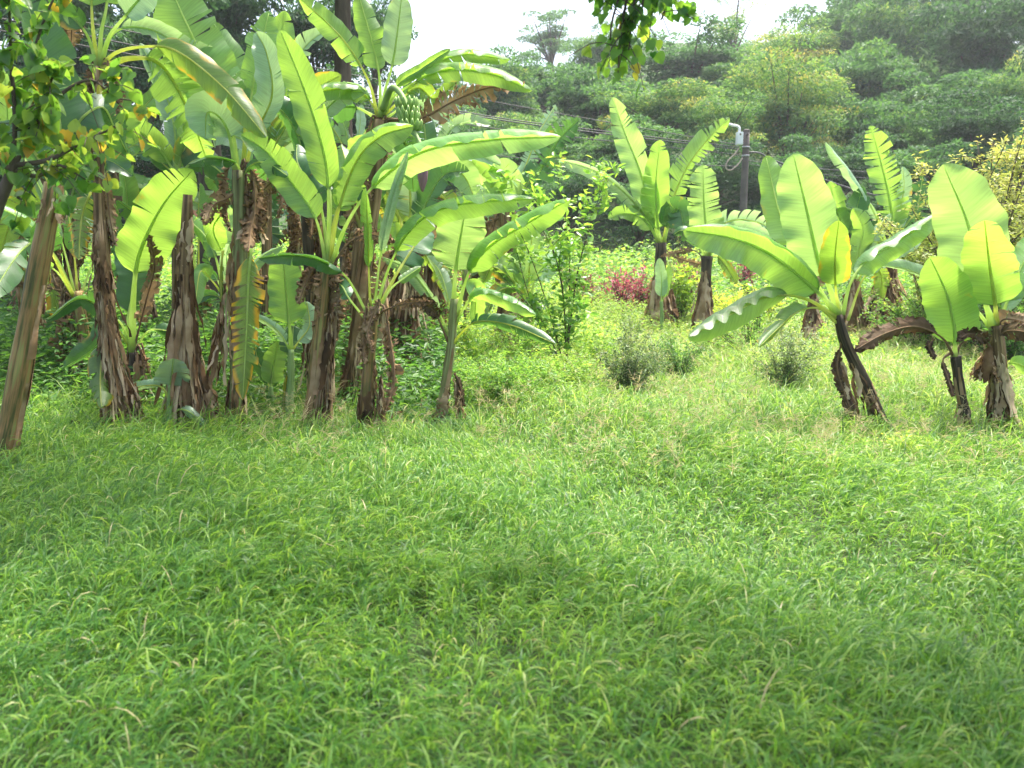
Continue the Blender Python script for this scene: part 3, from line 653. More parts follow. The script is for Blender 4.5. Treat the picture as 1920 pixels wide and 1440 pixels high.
BP('lower banana plant with a shaggy trunk beside the stout one in the back row', (1598, 632), 13.6,
   ("1598,632 1600,590 1602,530", 34, 22, dict(m='brown')), [("1598,632 1600,590 1602,520", 36, 60, 40, dict(lmin=.3, lmax=.8))],
   [("1602,530 1608,480 1618,430 1600,390", 50, dict(m='F', lam=.1, tear=.1)), ("1604,530 1630,500 1650,510 1655,560", 36, dict(m='E', lam=.2, tear=.3)),
    ("1600,530 1580,490 1575,470 1560,480", 34, dict(m='P', lam=.2, tear=.1, roll=30)), ("1602,530 1620,470 1650,430 1670,400", 30, dict(m='P', lam=.2, tear=.1, roll=20))])
BP('distant short banana trunk in brown rags seen under the drooping pale leaf', (1525, 640), 13.0,
   ("1525,640 1525,600 1526,560", 24, 18, dict(m='brown')), [("1525,640 1525,600 1526,545", 26, 50, 26, dict(lmin=.2, lmax=.5))],
   [("1526,560 1510,520 1480,500 1460,520", 30, dict(m='B', lam=.2, tear=.6)), ("1526,560 1540,520 1560,500 1590,510", 30, dict(m='B', lam=.2, tear=.6)),
    ("1526,560 1520,520 1500,480 1510,440", 30, dict(m='F', lam=.2, tear=.1))])
# deeper plants that fill the top of the row
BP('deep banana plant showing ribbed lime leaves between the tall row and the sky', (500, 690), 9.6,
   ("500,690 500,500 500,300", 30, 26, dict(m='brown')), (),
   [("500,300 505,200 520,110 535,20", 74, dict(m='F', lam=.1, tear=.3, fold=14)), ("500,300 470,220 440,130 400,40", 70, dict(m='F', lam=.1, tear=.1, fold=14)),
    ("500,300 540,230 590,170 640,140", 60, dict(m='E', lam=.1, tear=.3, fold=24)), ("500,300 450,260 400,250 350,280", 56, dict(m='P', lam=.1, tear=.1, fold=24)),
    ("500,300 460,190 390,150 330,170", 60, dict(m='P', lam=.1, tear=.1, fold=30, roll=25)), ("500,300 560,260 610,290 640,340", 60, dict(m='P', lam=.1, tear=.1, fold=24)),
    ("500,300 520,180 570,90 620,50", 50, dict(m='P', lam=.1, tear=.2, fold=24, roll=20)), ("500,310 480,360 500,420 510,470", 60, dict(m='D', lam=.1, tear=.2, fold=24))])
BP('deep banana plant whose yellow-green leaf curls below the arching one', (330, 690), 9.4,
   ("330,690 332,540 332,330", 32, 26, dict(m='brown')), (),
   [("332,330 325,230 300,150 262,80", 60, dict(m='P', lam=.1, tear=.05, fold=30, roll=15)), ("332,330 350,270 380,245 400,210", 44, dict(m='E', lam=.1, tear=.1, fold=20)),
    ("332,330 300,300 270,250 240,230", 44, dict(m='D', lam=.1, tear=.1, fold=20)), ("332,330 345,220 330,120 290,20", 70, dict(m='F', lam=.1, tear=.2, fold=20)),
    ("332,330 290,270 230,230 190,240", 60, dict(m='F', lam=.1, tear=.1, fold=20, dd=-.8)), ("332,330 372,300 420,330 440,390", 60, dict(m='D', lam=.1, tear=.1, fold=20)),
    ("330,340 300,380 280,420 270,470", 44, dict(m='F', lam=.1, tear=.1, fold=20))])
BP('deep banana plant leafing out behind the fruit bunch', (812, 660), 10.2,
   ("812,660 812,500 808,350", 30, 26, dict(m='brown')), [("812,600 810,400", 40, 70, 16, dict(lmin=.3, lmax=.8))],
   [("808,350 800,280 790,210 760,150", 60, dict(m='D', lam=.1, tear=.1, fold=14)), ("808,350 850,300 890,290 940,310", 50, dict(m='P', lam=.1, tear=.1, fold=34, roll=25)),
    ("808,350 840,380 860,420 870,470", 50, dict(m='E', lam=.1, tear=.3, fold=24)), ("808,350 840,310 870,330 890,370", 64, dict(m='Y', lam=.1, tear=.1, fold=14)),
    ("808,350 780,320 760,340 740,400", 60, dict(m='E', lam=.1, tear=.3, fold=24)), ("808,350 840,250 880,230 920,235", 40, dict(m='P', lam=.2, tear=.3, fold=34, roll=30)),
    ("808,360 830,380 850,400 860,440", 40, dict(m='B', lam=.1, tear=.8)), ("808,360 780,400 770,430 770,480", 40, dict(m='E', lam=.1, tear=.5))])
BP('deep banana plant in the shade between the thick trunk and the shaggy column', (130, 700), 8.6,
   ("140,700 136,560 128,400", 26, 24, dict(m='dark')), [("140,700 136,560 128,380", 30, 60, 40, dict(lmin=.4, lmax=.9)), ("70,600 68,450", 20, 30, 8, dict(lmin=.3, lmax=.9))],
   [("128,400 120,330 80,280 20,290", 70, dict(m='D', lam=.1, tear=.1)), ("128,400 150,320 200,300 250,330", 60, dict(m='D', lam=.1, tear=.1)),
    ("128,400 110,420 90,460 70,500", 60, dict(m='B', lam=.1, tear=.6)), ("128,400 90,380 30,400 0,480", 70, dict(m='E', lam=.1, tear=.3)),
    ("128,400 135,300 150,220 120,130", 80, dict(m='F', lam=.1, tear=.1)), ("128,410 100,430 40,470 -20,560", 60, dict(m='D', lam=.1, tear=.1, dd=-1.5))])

def copy_plant(src, px, d, rz, sc, label):
    p = U(px, 700, d); z = float(Z(p[0], p[1])); r = src.copy(); COL.objects.link(r); r.location = (p[0], p[1], z); r.rotation_euler = (0, 0, rz); r.scale = (sc,)*3; r['label'] = label
    for ch in list(src.children):
        c = ch.copy(); COL.objects.link(c); c.parent = r
        for g in ch.children:
            q = g.copy(); COL.objects.link(q); q.parent = c
for k, px, dd_, rz, sc, lb in [(7, 60, 9.3, 2.4, .95, 'banana plant in deep shade right behind the thick leaning trunk'), (5, 225, 9.6, 1.2, .95, 'banana plant in the second row behind the shaggy column'),
    (6, 300, 10.6, 3.6, .95, 'banana plant in the second row behind the cut off stump'), (4, 395, 9.4, 2.8, 1.1, 'banana plant peeping out between the stump and the stout green stem'),
    (5, 500, 10.9, 4.1, .95, 'banana plant far in behind the ragged yellow edged leaf'), (7, 560, 10.2, 5.2, .9, 'banana plant of the second row behind the pale stemmed sucker'),
    (6, 640, 11.6, .9, .95, 'banana plant of the second row behind the tall stretched leaf plant'), (4, 735, 10.4, 2.2, 1.1, 'banana plant leafing out just behind the ruffed trunk'),
    (5, 800, 12.0, 3.0, .85, 'banana plant of the back of the row, under the brown withered leaf'), (3, 880, 11.2, 1.9, 1.1, 'low banana plant behind the slender fan leaved one'),
    (6, 130, 10.8, 4.9, 1.0, 'banana plant standing dark behind the corner tree'), (5, -60, 7.6, 3.3, 1.0, 'banana plant cut by the view edge beyond the thick leaning trunk'),
    (4, 175, 8.2, 3.9, 1.05, 'banana plant squeezed between the shaggy column and the thick leaning trunk'), (3, 455, 8.6, 2.9, 1.0, 'low banana plant tucked behind the stout green stem')]:
    copy_plant(PL[k], px, dd_, rz, sc, lb)
# ------------------------------------------------------------------ foliage materials
M['far'] = mat_small_leaf('forest_leaf', [(0, (.028, .075, .034)), (.35, (.052, .130, .050)), (.65, (.085, .185, .060)), (.88, (.17, .27, .07)), (1, (.28, .27, .09))], tr=.34, rough=.6, spec=.25)
M['bush'] = mat_small_leaf('bush_leaf', [(0, (.04, .11, .03)), (.4, (.09, .20, .045)), (.75, (.18, .32, .07)), (1, (.36, .42, .10))], tr=.42, rough=.45)
M['lime'] = mat_small_leaf('lime_leaf', [(0, (.14, .26, .05)), (.5, (.28, .38, .06)), (1, (.50, .48, .08))], tr=.45, rough=.45)
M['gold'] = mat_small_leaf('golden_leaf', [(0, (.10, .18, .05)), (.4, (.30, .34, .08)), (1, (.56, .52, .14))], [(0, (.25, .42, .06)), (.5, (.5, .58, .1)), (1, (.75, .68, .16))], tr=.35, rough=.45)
M['red'] = mat_small_leaf('crimson_leaf', [(0, (.10, .08, .04)), (.4, (.26, .05, .07)), (1, (.52, .09, .15))], [(0, (.2, .1, .05)), (1, (.8, .1, .22))], tr=.35, rough=.4)
M['near'] = mat_small_leaf('tree_leaf', [(0, (.035, .11, .022)), (.6, (.09, .20, .035)), (.9, (.22, .32, .04)), (1, (.55, .33, .04))], [(0, (.10, .34, .03)), (.6, (.32, .58, .05)), (.9, (.6, .75, .08)), (1, (.9, .6, .06))], tr=.55, rough=.35, spec=.5)
M['glossy'] = mat_small_leaf('glossy_leaf', [(0, (.05, .14, .03)), (.6, (.11, .26, .05)), (1, (.25, .38, .07))], tr=.4, rough=.3, spec=.6)
M['small'] = mat_small_leaf('shrub_leaf', [(0, (.03, .07, .022)), (.6, (.075, .14, .05)), (1, (.26, .32, .16))], tr=.3, rough=.4)
M['grass'] = mat_small_leaf('grass_blade', [(0, (.020, .080, .016)), (.35, (.070, .190, .028)), (.62, (.175, .31, .046)), (.82, (.27, .37, .09)), (.93, (.36, .38, .14)), (1, (.48, .40, .22))],
    [(0, (.14, .34, .03)), (.5, (.36, .62, .06)), (.85, (.60, .76, .13)), (1, (.62, .52, .28))], tr=.42, rough=.42, spec=.36)

# ------------------------------------------------------------------ ground (one sheet with the hill)
def ground():
    xs = np.concatenate([np.linspace(-260, -42, 24), np.linspace(-40, 40, 161), np.linspace(42, 260, 24)])
    ys = np.concatenate([np.linspace(-60, -2, 16), np.linspace(-1.5, 40, 140), np.linspace(41, 110, 60), np.linspace(115, 420, 30)])
    X, Y = np.meshgrid(xs, ys, indexing='ij'); V = np.stack([X, Y, Z(X, Y)], -1).reshape(-1, 3)
    a, b = len(xs), len(ys); i, j = np.meshgrid(np.arange(a-1), np.arange(b-1), indexing='ij')
    Fc = np.stack([i*b+j, (i+1)*b+j, (i+1)*b+j+1, i*b+j+1], -1).reshape(-1, 4)
    m, t, out = nt('soil_and_thatch'); tc = t.nodes.new('ShaderNodeTexCoord')
    n = N(t, 'ShaderNodeTexNoise', Scale=9.0, Detail=6.0); t.links.new(tc.outputs['Object'], n.inputs['Vector'])
    n2 = N(t, 'ShaderNodeTexNoise', Scale=.6, Detail=3.0); t.links.new(tc.outputs['Object'], n2.inputs['Vector'])
    c = ramp(t, n.outputs[0], [(.3, (.020, .032, .010)), (.5, (.035, .06, .016)), (.7, (.07, .085, .03))])
    c = mixc(t, ramp(t, n2.outputs[0], [(.4, (0, 0, 0)), (.65, (1, 1, 1))]), c, (.045, .075, .022))
    p = N(t, 'ShaderNodeBsdfPrincipled', Roughness=.95); t.links.new(c, p.inputs['Base Color'])
    b_ = N(t, 'ShaderNodeBump', Strength=.7, Distance=.04); t.links.new(n.outputs[0], b_.inputs['Height']); t.links.new(b_.outputs[0], p.inputs['Normal'])
    t.links.new(p.outputs[0], out.inputs[0])
    o = new_mesh('ground', V, Fc, m); o['kind'] = 'structure'
ground()

# ------------------------------------------------------------------ grass: real blades
def wob(x, y, s=0.0):
    return (np.sin(x*1.3+s)*np.sin(y*1.1+2*s)+.6*np.sin(x*2.9+y*1.7+s)+.5*np.sin(x*.45-y*.6+3*s)+.35*np.sin(6.1*x+1.3*s)*np.sin(5.3*y))/2.2
def blades(n, y0, y1, rng, L, W, e, hb, seg=4, xk=.66, xm=1.25, tint0=.45, name='grass', dens=None, bend=(70, 135)):
    yy = np.sqrt(rng.uniform(y0**2, y1**2, n)) if dens is None else y0*(y1/y0)**rng.uniform(0, 1, n)
    xx = rng.uniform(-1, 1, n)*(xk*yy+xm)
    # tufts: pull the blades of a group together
    tf = rng.integers(0, 2**31, n)
    ox = (np.floor(xx/.075)*.075+.037); oy = (np.floor(yy/.075)*.075+.037)
    h = np.sin(ox*127.1+oy*311.7)*43758.5453; h -= np.floor(h)
    h2 = np.sin(ox*269.5+oy*183.3)*43758.5453; h2 -= np.floor(h2)
    px = ox+(h-.5)*.1; py = oy+(h2-.5)*.1
    k = rng.uniform(.1, .9, n); xx = xx*(1-k)+px*k; yy = yy*(1-k)+py*k
    w = wob(xx, yy); keep = rng.uniform(0, 1, n) < np.maximum(.42, .62+.4*w)+.4*(h2-.5)
    xx, yy, h, w, h2 = xx[keep], yy[keep], h[keep], w[keep], h2[keep]; n = len(xx)
    th = rng.uniform(0, 2*math.pi, n)
    # a lean shared by neighbourhoods, to give the combed swirls of long grass
    lean = 2.2*wob(xx*.7, yy*.7, 1.7)+.6; th = np.where(rng.uniform(0, 1, n) < .55, lean+rng.normal(0, .7, n), th)
    el = R(1)*rng.uniform(*e, n); bd = R(1)*rng.uniform(*bend, n)
    Ln = rng.uniform(*L, n)*(1+.30*w+.5*(h2-.5)); wd = rng.uniform(*W, n)*(1+.05*yy)
    zb = rng.uniform(0, 1, n)*hb*(1+.6*w)
    lv = np.linspace(0, 1, seg+1)
    d = np.stack([np.cos(th), np.sin(th)], 1); sd = np.stack([-np.sin(th), np.cos(th)], 1)
    tw = rng.normal(0, .5, n)
    cx = np.zeros(n); cz = np.zeros(n); V = []
    for i, s in enumerate(lv):
        if i:
            a = el-bd*((lv[i]+lv[i-1])/2)**1.3
            cx = cx+np.cos(a)*Ln/seg; cz = cz+np.sin(a)*Ln/seg
        hw = wd*.5*max(.06, math.sin(math.pi*min(1, .22+.78*s))**.8)
        c = np.stack([xx+d[:, 0]*cx, yy+d[:, 1]*cx, zb+cz], 1)
        sv = np.stack([sd[:, 0]*np.cos(tw), sd[:, 1]*np.cos(tw), np.sin(tw)], 1)*hw[:, None]
        V += [c-sv, c+sv]
    V = np.stack(V, 1)
    V[:, :, 2] = np.maximum(V[:, :, 2], .005)+Z(xx, yy)[:, None]
    nb = 2*(seg+1); b = np.arange(n)[:, None]*nb
    Fc = np.concatenate([b+np.array([[2*i, 2*i+1, 2*i+3, 2*i+2]]) for i in range(seg)], 1).reshape(-1, 4)
    t = np.clip(tint0-.09+.20*rng.normal(0, 1, n)+.24*(h-.5)+.10*wob(xx*.6, yy*.6, 4.0)+.22*np.clip((yy-4.5)/5, 0, 1), 0, .86)
    straw = rng.uniform(0, 1, n) < .012+.04*np.clip((xx+1)/3, 0, 1)*(yy > 5.5); t = np.where(straw, rng.uniform(.88, 1, n), t)
    return V.reshape(-1, 3), Fc, np.repeat(t, nb)
def grass():
    rng = np.random.default_rng(1); mb = MB()
    for a in ((115000, 1.9, 3.6, (.05, .17), (.0030, .0058), .19), (210000, 3.4, 6.0, (.05, .17), (.0032, .0058), .19),
              (190000, 5.8, 11, (.07, .19), (.0035, .0062), .18), (60000, 10.5, 20, (.12, .28), (.006, .011), .16), (30000, 19, 32, (.14, .34), (.010, .018), .2)):
        V, Fc, t = blades(a[0], a[1], a[2], rng, a[3], a[4], (40, 88), a[5], seg=4 if a[2] < 12 else 3)
        mb.add(V, Fc, tint=t)
    V, Fc, t = blades(46000, 5.7, 8.6, rng, (.12, .34), (.004, .007), (60, 90), .12, seg=4, xk=.66, bend=(40, 110))
    xb = V[::10, 0]; keep = np.repeat((xb < -.2) | (xb > 2.2), 10)
    fk = keep[Fc[:, 0]]; mb.add(V, Fc[fk], tint=np.minimum(t, .8))
    o = mb.build('grass', M['grass'], smooth=True)
    tag(o, 'long soft green meadow grass covering the clearing', 'grass', 'stuff')
    # flowering stems with a fine pale panicle
    mb = MB(); n = 2600
    yy = np.sqrt(rng.uniform(5.0**2, 13**2, n)); xx = rng.uniform(-.35, .66, n)*yy+.3
    k = rng.uniform(0, 1, n) < .5+.5*wob(xx, yy, 2.2); xx, yy = xx[k], yy[k]; n = len(xx)
    zz = Z(xx, yy); H = rng.uniform(.22, .48, n); th = rng.uniform(0, 6.28, n); lean = rng.uniform(.05, .22, n)
    def strand(P0, P1, P2, w, t):
        T = unit(P2-P0); S = unit(np.cross(T, np.array([0, 1, .1])))*w
        V = np.stack([P0-S, P0+S, P1-S, P1+S, P2-S*.6, P2+S*.6], 1); b = np.arange(len(P0))[:, None]*6
        mb.add(V.reshape(-1, 3), np.concatenate([b+[[0, 1, 3, 2]], b+[[2, 3, 5, 4]]], 1).reshape(-1, 4), tint=np.full(len(P0)*6, t))
    P0 = np.stack([xx, yy, zz], 1); dr = np.stack([np.cos(th), np.sin(th), 0*th], 1)
    P1 = P0+dr*(lean*.3)[:, None]+np.array([0, 0, 1])*(H*.6)[:, None]; P2 = P0+dr*lean[:, None]+np.array([0, 0, 1])*H[:, None]
    strand(P0, P1, P2, .0013, .92)
    for q in range(12):
        a = rng.uniform(0, 6.28, n); f = rng.uniform(.62, 1, n)[:, None]; b0 = P1+(P2-P1)*((f-.5)*2)
        ln = rng.uniform(.03, .075, n)[:, None]
        dd = np.stack([np.cos(a), np.sin(a), rng.uniform(.1, .9, n)], 1)
        strand(b0, b0+dd*ln*.5, b0+dd*ln+np.array([0, 0, -.008]), .0013, .97)
    tag(mb.build('seed_grass', M['grass']), 'fine straw coloured seed heads standing above the sunny grass', 'seed grass', 'stuff')
    # low broad-leaved weeds between the blades
    mb = MB(); n = 12000
    yy = 3.2*(12/3.2)**rng.uniform(0, 1, n); xx = rng.uniform(-1, 1, n)*(.66*yy+.8)
    k = (rng.uniform(0, 1, n) < .35+.5*wob(xx, yy, 5.)+.35*(xx < -.15*yy)); xx, yy = xx[k], yy[k]; n = len(xx)
    C = np.stack([xx, yy, Z(xx, yy)+rng.uniform(.05, .24, n)], 1)
    a = rng.uniform(0, 6.28, n); Dv = np.stack([np.cos(a), np.sin(a), rng.uniform(-.3, .6, n)], 1)
    Nn = unit(np.stack([rng.normal(0, .4, n), rng.normal(0, .4, n), np.ones(n)], 1))
    mb.add(*[v if i != 2 else None for i, v in enumerate(leaf_cloud(C, Nn, Dv, rng.uniform(.018, .042, n), rng, .42))][:2], tint=np.repeat(np.clip(.4+.18*rng.normal(0, 1, n), 0, .85), 6))
    tag(mb.build('meadow_weeds', M['grass']), 'small broad leaved weeds mixed through the grass', 'weeds', 'stuff')
grass()

# ------------------------------------------------------------------ shrubs and saplings
def twigs(mb, C, rad, k=6): V, Fq = tube(C, rad, k); mb.add(V, Fq)
def shrub(name, label, cat, px, py, d, ht, spread, nst, nleaf, lsize, mat, seed, asp=.45, bare=.15, stemr=.012, group=None, up=.5, tl=.5, cluster=1, bark='bark', top=None, droop=0.0):
    """stems fan from the foot into a rounded mass, leaves set along side twigs"""
    rng = np.random.default_rng(seed); p = U(px, py, d); p[2] = float(Z(p[0], p[1]))
    root = thing(name, label, cat, p, group); sm = MB(); TC = []; TD = []
    for i in range(nst):
        a = rng.uniform(0, 6.28); r = spread*math.sqrt(rng.uniform(0, 1)); h = ht*(1-.45*(r/spread)**2)*rng.uniform(.75, 1)
        e = p+np.array([math.cos(a)*r, math.sin(a)*r, h])
        m_ = p+(e-p)*.5+np.array([math.cos(a)*-.12*r, math.sin(a)*-.12*r, .08*h])+rng.normal(0, .03*ht, 3)
        C, L = curve([p+rng.normal(0, .02, 3)*[1, 1, 0], m_, e], 14)
        twigs(sm, C, np.linspace(stemr, stemr*.25, 14), 5)
        for j in range(5):
            t = rng.uniform(bare, 1); c = C[int(t*13)]
            dv = unit(rng.normal(0, 1, 3)*[1, 1, .6]+[0, 0, up]); ln = rng.uniform(.12, .32)*spread*1.1+.03
            Q, _ = curve([c, c+dv*ln*.5+[0, 0, .02], c+dv*ln+[0, 0, -.05*ln-droop*ln]], 6)
            twigs(sm, Q, np.linspace(stemr*.35, stemr*.12, 6), 4)
            TC.append(Q[1:]); TD.append(np.tile(dv, (5, 1)))
        TC.append(C[int(bare*13):]); TD.append(np.tile(unit(e-p), (14-int(bare*13), 1)))
    TC = np.vstack(TC); TD = np.vstack(TD)
    sm.build('stems', M[bark], root, p)
    idx = rng.integers(0, len(TC), nleaf)
    C = TC[idx]+rng.normal(0, lsize*.45, (nleaf, 3)); C[:, 2] = np.maximum(C[:, 2], p[2]+.02)
    Dv = unit(TD[idx]*.4+rng.normal(0, 1, (nleaf, 3))*[1, 1, .5]+[0, 0, .1-droop]); Nn = unit(rng.normal(0, .5, (nleaf, 3))+[0, 0, 1])
    hgt = np.clip((C[:, 2]-p[2])/ht, 0, 1)
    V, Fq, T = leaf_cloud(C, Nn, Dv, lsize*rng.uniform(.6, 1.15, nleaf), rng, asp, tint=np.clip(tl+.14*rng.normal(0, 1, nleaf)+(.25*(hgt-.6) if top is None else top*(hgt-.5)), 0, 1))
    new_mesh('foliage', V, Fq, M[mat], root, p, tint=T)
    return root
shrub('sapling', 'open leggy sapling with glossy leaves on thin stems between two banana plants', 'sapling', 1062, 690, 10.2, 3.0, 1.3, 8, 1600, .115, 'glossy', 3, asp=.46, bare=.25, stemr=.010, tl=.8)
shrub('small_shrub', 'dense little twiggy shrub with tiny dark leaves beside the sapling', 'shrub', 1180, 738, 8.6, .98, .50, 44, 7500, .032, 'small', 4, stemr=.003, group='twiggy shrubs in the clearing', tl=.66)
shrub('small_shrub', 'low airy twiggy shrub under the drooping leaf of the leaning banana', 'shrub', 1465, 735, 8.9, .9, .5, 36, 5200, .032, 'small', 5, stemr=.003, group='twiggy shrubs in the clearing', tl=.7)
shrub('small_shrub', 'pale twiggy shrub with reddish tips behind the dense little one', 'shrub', 1275, 700, 9.9, .75, .5, 34, 3000, .036, 'bush', 6, stemr=.004, group='twiggy shrubs in the clearing', tl=.3)
shrub('small_shrub', 'bushy weed with tiny leaves just behind the airy twiggy shrub', 'shrub', 1400, 660, 11.3, .7, .6, 24, 3600, .04, 'bush', 7, group='twiggy shrubs in the clearing', tl=.6)
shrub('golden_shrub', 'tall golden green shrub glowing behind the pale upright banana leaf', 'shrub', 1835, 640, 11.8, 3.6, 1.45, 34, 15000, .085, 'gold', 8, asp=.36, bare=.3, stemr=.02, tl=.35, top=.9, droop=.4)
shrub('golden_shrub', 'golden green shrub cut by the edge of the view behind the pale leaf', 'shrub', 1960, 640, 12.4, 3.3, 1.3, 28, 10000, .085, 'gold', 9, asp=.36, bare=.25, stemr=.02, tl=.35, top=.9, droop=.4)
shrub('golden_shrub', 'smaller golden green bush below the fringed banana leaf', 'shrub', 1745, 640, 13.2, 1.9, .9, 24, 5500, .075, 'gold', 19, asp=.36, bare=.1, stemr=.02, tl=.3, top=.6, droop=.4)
shrub('feathery_weed', 'waist high mass of feathery legume weed beside the slender banana plant', 'weed', 930, 745, 8.3, .62, .85, 60, 13000, .036, 'bush', 10, asp=.5, bare=.2, stemr=.004, tl=.52, bark='rib', group='feathery weeds')
shrub('feathery_weed', 'feathery legume weed under the open sapling', 'weed', 1040, 720, 9.0, .5, .7, 40, 7000, .036, 'bush', 11, asp=.5, bare=.2, stemr=.004, tl=.66, bark='rib', group='feathery weeds')
shrub('feathery_weed', 'low lacy bright green weed in the grass by the foot of the leaning banana', 'weed', 1690, 850, 6.1, .26, .30, 34, 2600, .030, 'bush', 12, asp=.4, bare=.2, stemr=.003, tl=.8, bark='rib', group='feathery weeds')
for i, (px, py, d, h, s, l) in enumerate([(1165, 575, 17.2, 1.15, .55, 'vivid crimson foliage plant next to the trunk of the wavy leafed banana'), (1205, 572, 17.6, 1.0, .45, 'crimson foliage plant half hidden by the dry skirts of the wavy leafed banana'),
        (868, 580, 17, 1.5, .5, 'crimson foliage plant glimpsed between the leaves of the slender banana'), (1100, 585, 18, 1.1, .7, 'dull red foliage plant behind the open sapling'), (1285, 590, 18.5, 1.2, .6, 'reddish foliage plant between the two back row trunks'),
        (1395, 570, 19, 1.6, .35, 'thin red foliage plant beside the notched banana leaf'), (40, 520, 13, 1.9, .6, 'crimson foliage plant glimpsed behind the thick leaning trunk'), (490, 560, 15, 1.5, .4, 'crimson foliage plant glimpsed behind the stout pale green stem')]):
    shrub('crimson_shrub', l, 'shrub', px, py, d, h, s, 22, 460, .15, 'red', 30+i, asp=.22, bare=.3, tl=.5 if i not in (3, 4) else .2, group='crimson foliage plants')
for i, (px, py, d, h, s, l) in enumerate([(1265, 580, 20, 1.7, .9, 'feathery yellow green shrub above the crimson plants'), (1370, 612, 15.5, .9, .8, 'bright lime leafy clump at the foot of the notched banana plant'), (1420, 600, 16.2, .8, .8, 'bright lime leafy clump under the long green leaf of the leaning banana')]):
    shrub('lime_shrub', l, 'shrub', px, py, d, h, s, 30, 2600, .10 if i else .05, 'lime', 50+i, asp=.25, tl=.55, bare=.15, group='lime green shrubs')
shrub('leafy_bush', 'thin upright leafy stem in front of the distant pale banana leaves', 'bush', 1418, 600, 12.6, 1.45, .22, 5, 260, .10, 'glossy', 61, asp=.4, bare=.2, tl=.7)
shrub('leafy_bush', 'pale leafy bush beside the trunk of the wavy leafed banana plant', 'bush', 1275, 600, 16, 1.7, .5, 14, 700, .13, 'lime', 62, asp=.45, bare=.3, tl=.3)
shrub('leafy_bush', 'rounded green bush behind the small black stemmed sapling', 'bush', 1730, 650, 12.2, 1.1, .9, 26, 4500, .06, 'bush', 63, tl=.62)
shrub('leafy_bush', 'dark green bush behind the trunk of the banana at the view edge', 'bush', 1900, 660, 10.4, 1.0, .8, 26, 4500, .06, 'bush', 64, tl=.3)
for i, (px, py, d, h, s, n, l) in enumerate([(955, 705, 9.4, .95, .55, 2200, 'soft pale green bushy weed behind the slender banana plant'), (1108, 690, 10.6, .85, .6, 2200, 'soft pale green bushy weed between the sapling and the dense little shrub'), (1335, 668, 11.8, .6, .55, 1800, 'low soft weed in front of the back row banana plants'),
        (880, 690, 9.6, 1.1, .45, 1800, 'tall soft weed close beside the ruffed banana trunk'), (1010, 655, 11.6, 1.2, .7, 2600, 'pale bush behind the open sapling'), (1560, 680, 11.2, .6, .5, 1500, 'low soft weed behind the dark leaning trunk')]):
    shrub('soft_weed', l, 'weed', px, py, d, h, s, 26, n, .055, 'bush', 80+i, asp=.40, bare=.12, stemr=.004, tl=.72, bark='rib', group='soft pale weeds across the middle of the clearing')
# broad strap-leaved plants in the shade on the left
def strap_plant(px, py, d, label, n, L, seed, mat='bush', tl=.6):
    rng = np.random.default_rng(seed); p = U(px, py, d); p[2] = float(Z(p[0], p[1]))
    root = thing('strap_leaved_plant', label, 'plant', p, 'strap leaved plants in the shade'); mb = MB()
    for st in range(n):
        a0 = rng.uniform(0, 6.28); q = p+np.array([math.cos(a0), math.sin(a0), 0])*rng.uniform(0, .3)
        H = rng.uniform(.25, .8)*L*2.2; top = q+np.array([rng.normal(0, .08), rng.normal(0, .08), H])
        Cs, _ = curve([q, (q+top)/2+[.02, 0, 0], top], 8); V, Fq = tube(Cs, np.linspace(.007, .003, 8), 5); mb.add(V, Fq, tint=.3)
        for j in range(7):
            a = rng.uniform(0, 6.28); c = Cs[2+j*5//7]; ln = L*rng.uniform(.6, 1.1); w = ln*.16; dv = np.array([math.cos(a), math.sin(a), 0])
            s = np.linspace(0, 1, 8)[:, None]; Q = c+dv*s*ln*.85+np.array([0, 0, 1])*(s*.55-s**2*.75)*ln
            S = np.array([-math.sin(a), math.cos(a), 0]); ww = w*np.sin(np.pi*np.clip(s*.92+.05, 0, 1))**.8
            Pp = np.stack([Q-S*ww+[0, 0, .15*w], Q, Q+S*ww+[0, 0, .15*w]], 1).reshape(-1, 3)
            i, k = np.meshgrid(np.arange(7), np.arange(2), indexing='ij')
            mb.add(Pp, np.stack([i*3+k, i*3+k+1, (i+1)*3+k+1, (i+1)*3+k], -1).reshape(-1, 4), tint=float(np.clip(tl+.15*rng.normal(), 0, .9)))
    mb.build('foliage', M[mat], root, p)
for i, (x, y, d, l) in enumerate([(90, 790, 7.6, 'strap leaved plant next to the thick leaning trunk'), (135, 770, 8.0, 'strap leaved plant with bright backlit leaves under the shaded banana'), (60, 700, 9.2, 'strap leaved plant half behind the thick leaning trunk'),
        (170, 745, 8.6, 'strap leaved plant between the shaggy column and the shaded trunk'), (20, 660, 10, 'strap leaved plant at the view edge behind the thick trunk'), (110, 700, 9.6, 'strap leaved plant deep in the shade below the blackish trunk'),
        (150, 815, 7.2, 'low strap leaved seedling at the shaded edge of the grass'), (420, 740, 9.0, 'strap leaved plant behind the yellow edged hanging leaf'), (390, 600, 14, 'tall strap leaved plant behind the brown leaf tent'), (250, 580, 14, 'tall strap leaved plant behind the shaggy column')]):
    strap_plant(x, y, d, l, 7, .24+.016*max(0, d-7), 200+i)
